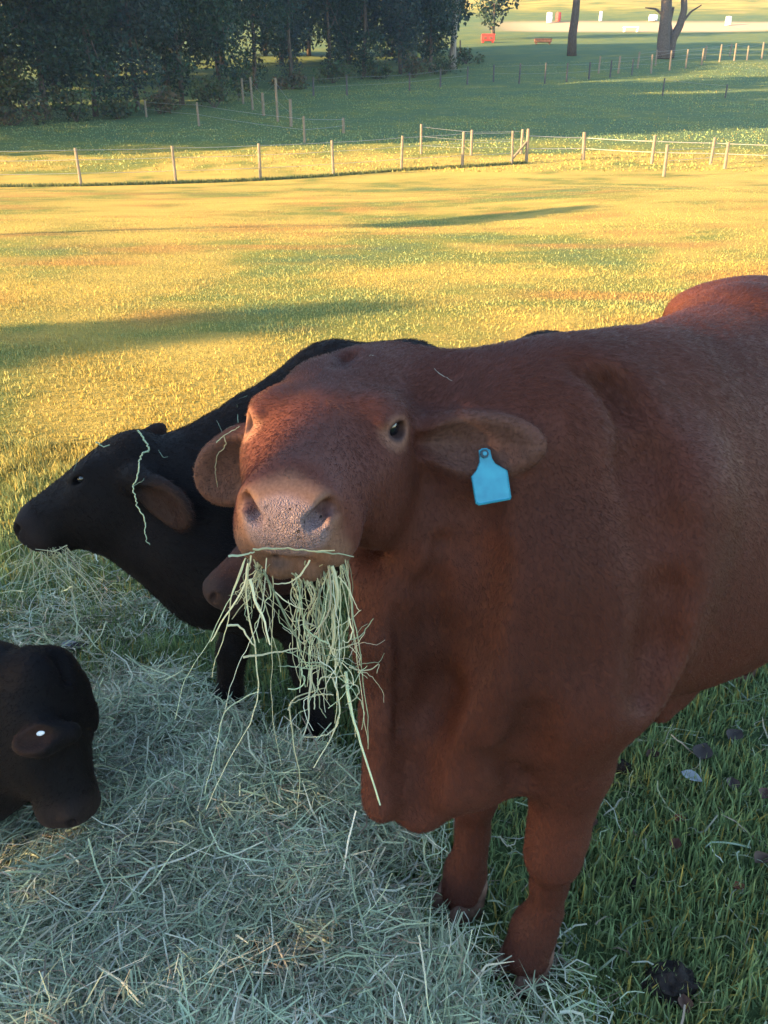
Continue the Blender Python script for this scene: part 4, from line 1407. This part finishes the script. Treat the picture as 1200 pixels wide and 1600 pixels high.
def scatter_hay(n, xr, yr_, cover, lmin=.05, lmax=.24, zlift=.035, clump=0):
    X = rng.uniform(*xr, n * 6); Y = rng.uniform(*yr_, n * 6)
    ok = rng.random(n * 6) < cover(X, Y)
    X = X[ok][:n]; Y = Y[ok][:n]
    lean_ = None
    if clump:
        k_ = len(X) // clump
        lean_ = np.repeat(rng.random(k_) * 6.28, clump) + rng.normal(size=k_ * clump) * .35
        lift_ = np.repeat(rng.random(k_) * .035, clump)
        X = np.repeat(X[:k_], clump) + rng.normal(size=k_ * clump) * .035; Y = np.repeat(Y[:k_], clump) + rng.normal(size=k_ * clump) * .035
    n = len(X)
    ln = lmin + (lmax - lmin) * rng.random(n) ** 2.0
    th = rng.normal(size=n) * .9 + 9.0 * hash_noise(X * 2.6, Y * 2.6, 26)
    if lean_ is not None:
        th = lean_
    m = 5
    t = np.linspace(-.5, .5, m)
    bend = rng.normal(size=n) * 1.7
    kink = rng.normal(size=(n, m)) * .22
    ang = th[:, None] + bend[:, None] * t[None] + kink
    step = ln[:, None] / (m - 1)
    dx = np.cumsum(np.cos(ang) * step, 1); dy = np.cumsum(np.sin(ang) * step, 1)
    px = X[:, None] + dx - dx.mean(1, keepdims=True); py = Y[:, None] + dy - dy.mean(1, keepdims=True)
    tilt = rng.normal(size=n) * .26
    base = hay_h(X, Y)[:, None] + zlift * (rng.random(n) ** 1.6)[:, None]
    if lean_ is not None:
        base = base + lift_[:, None]
    pz = np.maximum(base + (np.linspace(-.5, .5, m)[None] * ln[:, None]) * tilt[:, None] + rng.normal(size=(n, m)) * .004, .004)
    pz = pz + ground_z(px, py)
    paths = np.stack([px, py, pz], 2)
    nrm = np.array([0, 0, 1.0]) + rng.normal(size=(n, 1, 3)) * .5
    V, Q, sid = ribbons(paths, .0018 + .0034 * rng.random(n) ** 2.5, nrm)
    hc = hay_colours(n) * (.62 + .65 * hash_noise(X * 5.5, Y * 5.5, 51))[:, None]
    bt = smooth_step(hash_noise(X * 2.7, Y * 2.7, 52), .58, .85)[:, None] * .5
    hc = hc * (1 - bt) + hc * np.array([1.12, .86, .72]) * bt
    return V, Q, hc[sid]


parts = [(V, Q, cc)]
parts.append(scatter_hay(60000, (-2.2, .45), (.5, 2.75), lambda x, y: hay_cover(x, y) ** 1.2))
parts.append(scatter_hay(5000, (-2.2, .0), (2.1, 3.4), lambda x, y: hay_cover(x, y) * .8, .06, .28, .05))
parts.append(scatter_hay(9000, (-2.2, .40), (.8, 2.5), lambda x, y: hay_cover(x, y), .08, .26, .03, clump=30))
parts.append(scatter_hay(1500, (-2.0, .35), (.8, 2.5), lambda x, y: hay_cover(x, y), .16, .36, .06))
parts.append(scatter_hay(1500, (-.3, 1.9), (.8, 2.2), lambda x, y: .25 + 0 * x, .04, .16, .05))
Vh = np.concatenate([p[0] for p in parts]); off = np.cumsum([0] + [len(p[0]) for p in parts[:-1]])
Qh = np.concatenate([p[1] + o for p, o in zip(parts, off)]); Ch = np.concatenate([p[2] for p in parts])
tag(mesh_obj("spread_hay", Vh, Qh, MAT_HAY, colors=Ch), "pale green hay spread thickly over the grass in the foreground", "hay", kind="stuff")

# ------------------------------------------------------------------ grass blades
MAT_GRASS = mat_attr("grass_blades", .65, .15, translucent=.22)


def blades(X, Y, hgt, wid, col, seg3=True, lean=.6):
    n = len(X)
    Z = ground_z(X, Y) - .004
    a = rng.random(n) * 2 * np.pi
    sx = np.cos(a) * wid * .5; sy = np.sin(a) * wid * .5
    b = rng.random(n) * 2 * np.pi; l = np.abs(rng.normal(size=n)) * lean * hgt
    lx = np.cos(b) * l; ly = np.sin(b) * l
    zt = np.sqrt(np.maximum(hgt ** 2 - np.minimum(l, hgt * .9) ** 2, (.25 * hgt) ** 2))
    if seg3:
        P0 = np.stack([X - sx, Y - sy, Z], 1); P1 = np.stack([X + sx, Y + sy, Z], 1)
        mx_, my_, mz_ = X + lx * .35, Y + ly * .35, Z + zt * .62
        P2 = np.stack([mx_ + sx * .75, my_ + sy * .75, mz_], 1); P3 = np.stack([mx_ - sx * .75, my_ - sy * .75, mz_], 1)
        tip = np.stack([X + lx, Y + ly, Z + zt], 1)
        V = np.stack([P0, P1, P2, P3, tip], 1).reshape(-1, 3)
        base = np.arange(n)[:, None] * 5
        T = np.concatenate([base + [0, 1, 2], base + [0, 2, 3], base + [3, 2, 4]]).astype(np.int64)
        k = 5
    else:
        P0 = np.stack([X - sx, Y - sy, Z], 1); P1 = np.stack([X + sx, Y + sy, Z], 1)
        tip = np.stack([X + lx, Y + ly, Z + zt], 1)
        V = np.stack([P0, P1, tip], 1).reshape(-1, 3)
        T = np.arange(n * 3).reshape(-1, 3); k = 3
    return V, T, np.repeat(col, k, 0)


def blade_zone(n, y0, y1, hm, wm, seg3, margin=.5, lean=.6, power=1.0):
    Y = y0 + (y1 - y0) * rng.random(n) ** power
    X = (rng.random(n) * 2 - 1) * (.56 * Y + margin)
    dry = dryness(X, Y)
    cl = hash_noise(X * 2.2 / max(y0, 1) * 4, Y * 2.2 / max(y0, 1) * 4, 31)
    cov = hay_cover(X, Y) if y0 < 3 else 0
    keep = (rng.random(n) > cov * .92) & (np.hypot(X - .31, Y - 1.16) > .085) & (np.hypot(X - .175, Y - 1.32) > .08) & (rng.random(n) < .35 + .9 * cl)
    X, Y, dry, cl = X[keep], Y[keep], dry[keep], cl[keep]
    n = len(X)
    h = hm * (.45 + 1.0 * rng.random(n)) * (.6 + .7 * cl)
    d2 = np.clip(dry + rng.normal(size=n) * .16, 0, 1)
    d2 = np.where(rng.random(n) < .10, .85, d2)
    col = grass_colour(d2, (rng.random(n) - .5) * (1.0 if y0 < 3 else .6) + .5, rustiness(X, Y))
    return blades(X, Y, h, wm * (.6 + .8 * rng.random(n)), col, seg3, lean)


def grass_obj(name, label, zs):
    V = np.concatenate([z[0] for z in zs]); off = np.cumsum([0] + [len(z[0]) for z in zs[:-1]])
    T = np.concatenate([z[1] + o for z, o in zip(zs, off)]); C = np.concatenate([z[2] for z in zs])
    tag(mesh_obj(name, V, T, MAT_GRASS, colors=C), label, "grass", kind="stuff")


FENCE_LINE = [ground_hit(x, y)[0] for x, y in ((-30, 293), (127, 291), (275, 287), (407, 282), (521, 275), (627, 267), (722, 262), (822, 255))]


def fence_shade_tufts():  # grass added and darkened to stand in for the shadow along the fence
    X = []; Y = []
    for a, b_ in zip(FENCE_LINE, FENCE_LINE[1:]):
        t = rng.random(1400)
        X.append(a[0] + (b_[0] - a[0]) * t + rng.normal(size=1400) * .06); Y.append(a[1] + (b_[1] - a[1]) * t + rng.normal(size=1400) * .10)
    X = np.concatenate(X); Y = np.concatenate(Y)
    n_ = len(X)
    return blades(X, Y, .10 + .12 * rng.random(n_), .03 + .02 * rng.random(n_), grass_colour(np.full(n_, .25), rng.random(n_)) * .6, False, .4)


grass_obj("near_grass", "green grass blades around the cattle's feet", [blade_zone(270000, .55, 4.6, .056, .0050, True, 1.3)])
grass_obj("field_grass", "short dry golden grass of the sunny field", [blade_zone(230000, 4.2, 13, .030, .008, False, 1.0, .9, 1.4), blade_zone(70000, 4.4, 22, .036, .015, False, 1.0, .9, 1.5), blade_zone(230000, 9, 50, .022, .016, False, 2.0, .9, 1.2), blade_zone(90000, 46, 130, .09, .09, False, 3.0, .9, 1.0), fence_shade_tufts()])

# ------------------------------------------------------------------ hay in the mouths and on the backs
def strand_set(name, label, polys, mat=MAT_HAY, cat="hay", radius=(.0016, .0008), sides=4, cols=None):
    VV = []; FF = []; CC = []; n = 0
    for k, (pts, r) in enumerate(polys):
        pts = np.asarray(pts, float)
        t = np.linspace(0, 1, len(pts)); m_ = max(6, len(pts) * 3); tn = np.linspace(0, 1, m_)
        pp = np.stack([np.interp(tn, t, pts[:, i]) for i in range(3)], 1)
        # soften the corners
        pp[1:-1] = .5 * pp[1:-1] + .25 * (pp[:-2] + pp[2:])
        pp[1:-1] += rng.normal(size=(m_ - 2, 3)) * .0005
        v, f = tube(pp, np.linspace(r, r * .5, m_) * .50, sides, phase=rng.random() * 3)
        VV.append(v); FF += [[i + n for i in q] for q in f]; n += len(v)
        c = np.array([.66, .62, .38]) * rng.uniform(.6, 1.15) if rng.random() < .6 and cols is None else hay_colours(1)[0] * 1.1 if cols is None else np.asarray(cols[k])
        CC.append(np.tile(c, (len(v), 1)))
    o = mesh_obj(name, np.concatenate(VV), FF, mat, colors=np.concatenate(CC))
    tag(o, label, cat)
    return o


def drape(pts, key, off=.004):
    F_ = FIELDS[key]; out_ = []
    for (x0, y0), (x1, y1) in zip(pts, pts[1:]):
        n_ = max(2, int(max(abs(x1 - x0), abs(y1 - y0)) / 8))
        for t_ in np.linspace(0, 1, n_, endpoint=False):
            x, y = x0 + (x1 - x0) * t_, y0 + (y1 - y0) * t_
            q_ = surf(x, y, F_)
            d_ = np.linalg.norm(q_ - CAMP)
            if out_ and (d_ < 1.0 or abs(d_ - last) > .06):
                d_ = last
            last = d_
            out_.append(CAMP + unit(ray(x, y)) * (d_ - off))
    return out_


def pxs(pts, D0, D1=None, jit=0.0):
    D1 = D0 if D1 is None else D1
    ds = np.linspace(D0, D1, len(pts))
    return [P(x, y, d + rng.normal() * jit) for (x, y), d in zip(pts, ds)]


MO = .968
polys = [
    (pxs([(357, 869), (385, 866), (398, 862)], MO + .01), .0038), (pxs([(395, 858), (420, 857), (450, 858), (490, 861), (523, 860)], MO - .02, MO - .018), .0026),
    (pxs([(490, 861), (520, 864), (553, 870)], MO - .016, MO + .02), .0022), (pxs([(392, 868), (386, 900), (384, 940), (398, 1000), (402, 1050), (405, 1080), (388, 1140), (360, 1180), (322, 1265)], MO, 1.06), .0022),
    (pxs([(388, 880), (382, 920), (348, 970), (330, 1002)], MO, 1.0), .0030), (pxs([(390, 905), (400, 945), (412, 965), (422, 1008)], MO), .0042),
    (pxs([(412, 890), (432, 935), (452, 975), (470, 1005), (468, 1060)], MO, 1.03), .0034), (pxs([(430, 925), (455, 945), (476, 952)], MO), .0020),
    (pxs([(484, 875), (470, 898), (450, 913), (428, 912)], MO - .01), .0026), (pxs([(380, 1027), (420, 1021), (465, 1013)], MO + .02), .0036),
    (pxs([(512, 880), (517, 920), (516, 950), (500, 985), (472, 1005)], MO + .02, 1.03), .0030), (pxs([(518, 884), (530, 930), (520, 960), (524, 1000), (510, 1040)], MO + .02, 1.05), .0055),
    (pxs([(528, 900), (545, 920), (556, 945), (562, 955)], MO + .03), .0020), (pxs([(500, 920), (492, 960), (498, 990), (488, 1030)], MO + .03, 1.05), .0030),
    (pxs([(545, 965), (551, 990), (545, 1005), (535, 1000)], MO + .04), .0020), (pxs([(354, 978), (375, 976), (390, 1000), (398, 1010)], MO), .0028),
    (pxs([(480, 1040), (500, 1040), (520, 1050), (555, 1080), (571, 1110), (565, 1140)], 1.04, 1.09), .0022),
    (pxs([(540, 1050), (548, 1110), (565, 1165), (594, 1258)], 1.05, 1.10), .0044), (pxs([(488, 1040), (482, 1090), (484, 1120), (474, 1150)], 1.05, 1.08), .0036),
    (pxs([(520, 1060), (532, 1100), (525, 1140), (490, 1200)], 1.07), .0030), (pxs([(450, 1110), (458, 1090), (490, 1080), (510, 1075)], 1.06), .0024),
    (pxs([(452, 1105), (460, 1170), (470, 1220), (462, 1280)], 1.07, 1.18), .0024), (pxs([(405, 1080), (380, 1090), (350, 1110), (335, 1180), (320, 1240)], 1.08), .0022),
]
# loose tangle under the lip
for k in range(58):
    x0 = rng.uniform(455, 546) if k < 36 else rng.uniform(386, 422)
    y0 = rng.uniform(866, 900)
    L_ = rng.uniform(40, 210 if k < 36 else 120)
    pts = [(x0, y0)]
    for j in range(5):
        x0 = min(x0 + rng.normal() * 11 + (1.0 if x0 < 505 and k < 36 else -.5) * 2, 562)
        y0 += L_ / 5 * rng.uniform(.4, 1.5)
        pts.append((x0, y0))
    polys.append((pxs(pts, MO + .02 + rng.random() * .05, 1.05, .006), rng.uniform(.0009, .0024)))
for k in range(16):
    x0 = rng.choice([400, 520]) + rng.normal() * 18; y0 = 872.; pts = [(x0, y0)]
    L_ = rng.uniform(160, 330); dx = rng.normal() * 8
    for j in range(6):
        x0 = min(x0 + dx + rng.normal() * 5, 575); y0 += L_ / 6 * rng.uniform(.7, 1.3); pts.append((x0, y0))
    polys.append((pxs(pts, MO + .03, 1.10, .004), rng.uniform(.0010, .0022)))
# knot of hay at the bottom of the bunch
for k in range(42):
    x0 = rng.normal(515, 26); y0 = rng.normal(1040, 42)
    a = rng.random() * 6.28; pts = []
    for j in range(5):
        pts.append((x0, y0)); a += rng.normal() * .8
        x0 += math.cos(a) * 18; y0 += math.sin(a) * 18
    polys.append((pxs(pts, 1.045 + rng.normal() * .012, None, .004), rng.uniform(.0010, .0024)))
strand_set("hay_mouthful", "straggly bunch of green hay hanging from the red bull's mouth", polys)

polys = []
for k in range(46):
    x0 = rng.uniform(30, 108); y0 = 856 + rng.normal() * 3
    pts = [(x0, y0)]
    dx = rng.normal() * 12 - (70 - x0) * .06; dy = rng.uniform(8, 26)
    for j in range(4):
        pts.append((pts[-1][0] + dx + rng.normal() * 5, pts[-1][1] + dy + rng.normal() * 4))
    polys.append((pxs(pts, 2.13, 2.15 + rng.random() * .1, .01), rng.uniform(.0016, .0034)))
polys += [(pxs([(105, 852), (85, 862), (55, 858)], 2.08), .003), (pxs([(35, 850), (10, 862), (-20, 880)], 2.1), .003)]
strand_set("hay_wisp", "wisps of hay held in the black calf's mouth", polys)

polys = [(drape([(215, 672), (228, 690), (234, 705), (222, 708), (218, 722), (214, 745), (207, 760), (214, 790), (226, 810), (228, 845), (240, 858)], 'black_calf', .006), .0018),
         (drape([(207, 760), (225, 750), (224, 738), (243, 732)], 'black_calf', .006), .0018), (drape([(115, 735), (122, 718), (137, 700)], 'black_calf', .006), .0018),
         (drape([(150, 690), (160, 698), (183, 692)], 'black_calf', .006), .0018), (drape([(333, 645), (345, 670), (350, 685)], 'black_calf', .006), .0018), (drape([(372, 660), (370, 625), (395, 615)], 'black_calf', .006), .0018),
         (drape([(340, 690), (355, 668), (378, 662)], 'black_calf', .006), .0018), (drape([(245, 700), (255, 715), (270, 712)], 'black_calf', .006), .0018)]
nms = ["long crinkled green hay strand hanging down the black calf's cheek", None, "short pale straw on the black calf's forehead", "faint curl of hay on the black calf's poll", "hay strand on the black calf's neck above the bull's ear", "bent hay strand by the bull's far eye on the calf's neck", "green hay strand just above the bull's far ear", "small bent straw behind the black calf's ear"]
for k_, pl in enumerate(polys):
    if k_ == 1:
        continue
    strand_set("hay_strand", nms[k_], [pl] + ([polys[1]] if k_ == 0 else []), cols=[np.array([.34, .44, .30]) * rng.uniform(.7, 1.1)] * 2)
EARD = 1.235
polys = [(drape([(350, 682), (354, 695), (338, 712), (336, 735), (341, 770)], 'bull', .003), .0016), (drape([(338, 692), (350, 680), (372, 668), (380, 663)], 'bull', .003), .0014)]
strand_set("hay_strand", "single hay strand lying across the red bull's drooping far ear", polys)
for nm, pts, D0, r in (("curved straw stuck to the red bull's hump", [(673, 568), (684, 582), (700, 592), (713, 598)], 1.28, .0016),
                       ("short straw at the top of the red bull's poll", [(567, 560), (580, 555), (597, 560)], 1.24, .0014)):
    strand_set("hay_strand", nm, [(drape(pts, 'bull', .006), r * .8)], cols=[(.5, .48, .38)])

# ------------------------------------------------------------------ ear tags
m, N, L, b = mat_new("blue_tag_plastic")
b.inputs["Base Color"].default_value = (.035, .36, .50, 1); b.inputs["Roughness"].default_value = .45
nz = N.new("ShaderNodeTexNoise"); nz.inputs["Scale"].default_value = 60; nz.inputs["Detail"].default_value = 5
g = N.new("ShaderNodeNewGeometry"); L.new(g.outputs["Position"], nz.inputs["Vector"])
cr = N.new("ShaderNodeValToRGB"); cr.color_ramp.elements[0].color = (.026, .22, .32, 1); cr.color_ramp.elements[1].color = (.04, .31, .41, 1)
cr.color_ramp.elements[0].position = .3; cr.color_ramp.elements[1].position = .7
L.new(nz.outputs["Fac"], cr.inputs[0]); L.new(cr.outputs[0], b.inputs["Base Color"])
MAT_TAG = m
MAT_TAGDARK = mat_plain("dark_button", (.02, .05, .07), .4, .4, .2, 50, .1)
MAT_TAGWHITE = mat_plain("white_button", (.75, .78, .80), .35, .4, .05, 50, .05)
TD = float((surf(757, 712) - CAMP) @ FWD) - .024
out = [(748, 704), (752, 701), (760, 700), (766, 703), (769, 716), (774, 724), (793, 735), (799, 777), (797, 781), (748, 790), (743, 787), (736, 745), (744, 735), (749, 722)]
front = np.array([P(x, y, TD) for x, y in out])
nrm = unit(np.cross(front[5] - front[0], front[10] - front[0]))
if nrm @ (CAMP - front[0]) < 0:
    nrm = -nrm
cen = front.mean(0)
inner = cen + (front - cen) * .955 + nrm * .0022
n = len(out)
back = front - nrm * .0016
V = np.concatenate([front, back, inner, cen + (front - cen) * .93 + nrm * .0008])
F = [[n + k for k in range(n)][::-1]]
for k in range(n):
    j = (k + 1) % n
    F += [[k, j, n + j, n + k][::-1], [k, j, 2 * n + j, 2 * n + k], [2 * n + k, 2 * n + j, 3 * n + j, 3 * n + k]]
F.append([3 * n + k for k in range(n)])
e = empty("ear_tag", cen, "sky-blue plastic ear tag hanging from the red bull's ear", "ear tag")
adopt(mesh_obj("tag_plate", V, F, MAT_TAG), e)
bc = P(757, 709, TD - .004)
ring = []
v, f = tube([bc - nrm * .002, bc + nrm * .004], [.0062, .0056], 16)
btn = adopt(mesh_obj("button", v, f, MAT_TAGDARK, smooth=False), e)
v, f = tube([bc + nrm * .0042, bc + nrm * .006], [.0032, .0028], 12)
adopt(mesh_obj("pin", v, f, MAT_TAG), btn)
v, f = sphere_mesh(surf(62, 1146, FIELDS['black_cow']) - unit(ray(62, 1146)) * .003, (.013, .006, .003), 18, 8, np.stack([unit([.95, 0, .25]), unit([-.2, .4, .8]), unit([.1, -.8, .5])]))
tag(mesh_obj("ear_button", v, f, MAT_TAGWHITE, smooth=True), "white oval button tag in the grazing black cow's ear", "ear tag")

# ------------------------------------------------------------------ things lying in the grass
MAT_DUNG = mat_plain("dung", (.022, .016, .014), .85, .2, .5, 40, .8, .01)
MAT_DEAD = mat_attr("dead_leaf", .7, .25)


def lump(name, label, x, y, r, mat, cat, flat=.6, seed=1):
    p, D = ground_hit(x, y)
    v, f = sphere_mesh((0, 0, 0), (1, 1, 1), 28, 18)
    nn = hash_noise(v[:, 0] * 3 + seed, v[:, 1] * 3 + v[:, 2] * 2.3, 41) + .5 * hash_noise(v[:, 0] * 8 + seed, v[:, 1] * 8 + v[:, 2] * 7, 42)
    v = v * (.7 + .45 * nn)[:, None] * np.array([r, r * .85, r * flat])
    o = mesh_obj(name, v + p + [0, 0, r * flat * .55], f, mat, smooth=False)
    tag(o, label, cat)
    return o


lump("dung_clod", "dark lumpy clod of dung in the grass at lower right", 1046, 1548, .050, MAT_DUNG, "dung", .75)
lump("dung_clod", "small round dark dropping right of the bull's near foreleg", 988, 1385, .016, MAT_DUNG, "dung", .9, 4)
lump("dung_clod", "dark clod in the grass below the bull's belly", 972, 1205, .026, MAT_DUNG, "dung", .7, 7)


def leaf(x, y, L_, col, label, curl=.25, ang=0.0, z=.035):
    p, D = ground_hit(x, y)
    u = np.linspace(0, 1, 7); w = np.sin(np.pi * u ** .8) * .34
    V = []
    for a, b_ in zip(u, w):
        for s_ in (-1, 0, 1):
            V.append([(a - .5) * L_, s_ * b_ * L_, abs(s_) * b_ * L_ * curl * 1.6 + (a - .5) ** 2 * L_ * curl])
    V = np.array(V)
    c, s_ = math.cos(ang), math.sin(ang)
    V[:, :2] = V[:, :2] @ np.array([[c, s_], [-s_, c]])
    V = V + p + [0, 0, z]
    F = []
    for k in range(6):
        for j in range(2):
            q = k * 3 + j
            F.append([q, q + 1, q + 4, q + 3])
    n = len(V)
    V2 = np.concatenate([V, V - [0, 0, .0012]])
    F2 = F + [[i + n for i in q][::-1] for q in F]
    cc_ = np.tile(np.array(col) * .8, (len(V2), 1)); cc_[1::3] *= .75
    tag(mesh_obj("fallen_leaf", V2, F2, MAT_DEAD, smooth=True, colors=cc_), label, "leaf", "fallen leaves in the grass")


BRN = (.075, .035, .022); RUST = (.20, .065, .03)
for a in [(1078, 1230, .062, (.52, .54, .58), "pale whitish fallen leaf in the grass below the bull's belly", .2, -.7), (1018, 1197, .05, BRN, "dark brown curled leaf nearest the bull's belly", .5, .3),
          (1095, 1190, .085, (.07, .05, .045), "long dark strip of bark leaning in the grass at right", .15, 1.0), (1145, 1165, .07, (.06, .042, .036), "dark leaf by the right edge under the belly", .3, .6),
          (1140, 1243, .055, (.12, .085, .075), "grey-brown folded leaf right of the pale leaf", .6, 1.3), (1192, 1258, .055, (.14, .07, .05), "brown leaf cut by the right edge", .5, .8),
          (1058, 1297, .040, RUST, "small rust-red leaf below the pale leaf", .4, .1), (1052, 1336, .045, (.13, .05, .03), "reddish brown leaf lowest below the pale leaf", .4, .9),
          (1150, 1403, .034, RUST, "tiny orange-brown leaf at right of the dropping", .4, .2), (1186, 1362, .055, (.12, .07, .045), "crumpled brown leaf at the right edge", .6, .5),
          (922, 1302, .045, (.11, .06, .045), "brown leaf behind the bull's near foreleg", .5, 1.2), (1065, 1588, .045, (.15, .075, .05), "brown leaf at the bottom edge near the dung clod", .5, 1.5),
          (112, 1022, .06, (.34, .34, .36), "grey pale leaf in the grass above the grazing cow", .3, .1), (126, 1026, .07, (.05, .035, .03), "dark leaf beside the grey leaf above the grazing cow", .3, .5)]:
    leaf(*a)

# ------------------------------------------------------------------ air
m = bpy.data.materials.new("air"); m.use_nodes = True
nt = m.node_tree; nt.nodes.clear()
o_ = nt.nodes.new("ShaderNodeOutputMaterial"); pv = nt.nodes.new("ShaderNodeVolumePrincipled")
pv.inputs["Color"].default_value = (.32, .56, 1.0, 1); pv.inputs["Density"].default_value = .00022
pv.inputs["Anisotropy"].default_value = 0.0
nt.links.new(pv.outputs[0], o_.inputs["Volume"])
v, f = box_v((0, 168, 45), (1240, 590, 102))
hz = mesh_obj("haze", v, f, m)
tag(hz, kind="stuff")
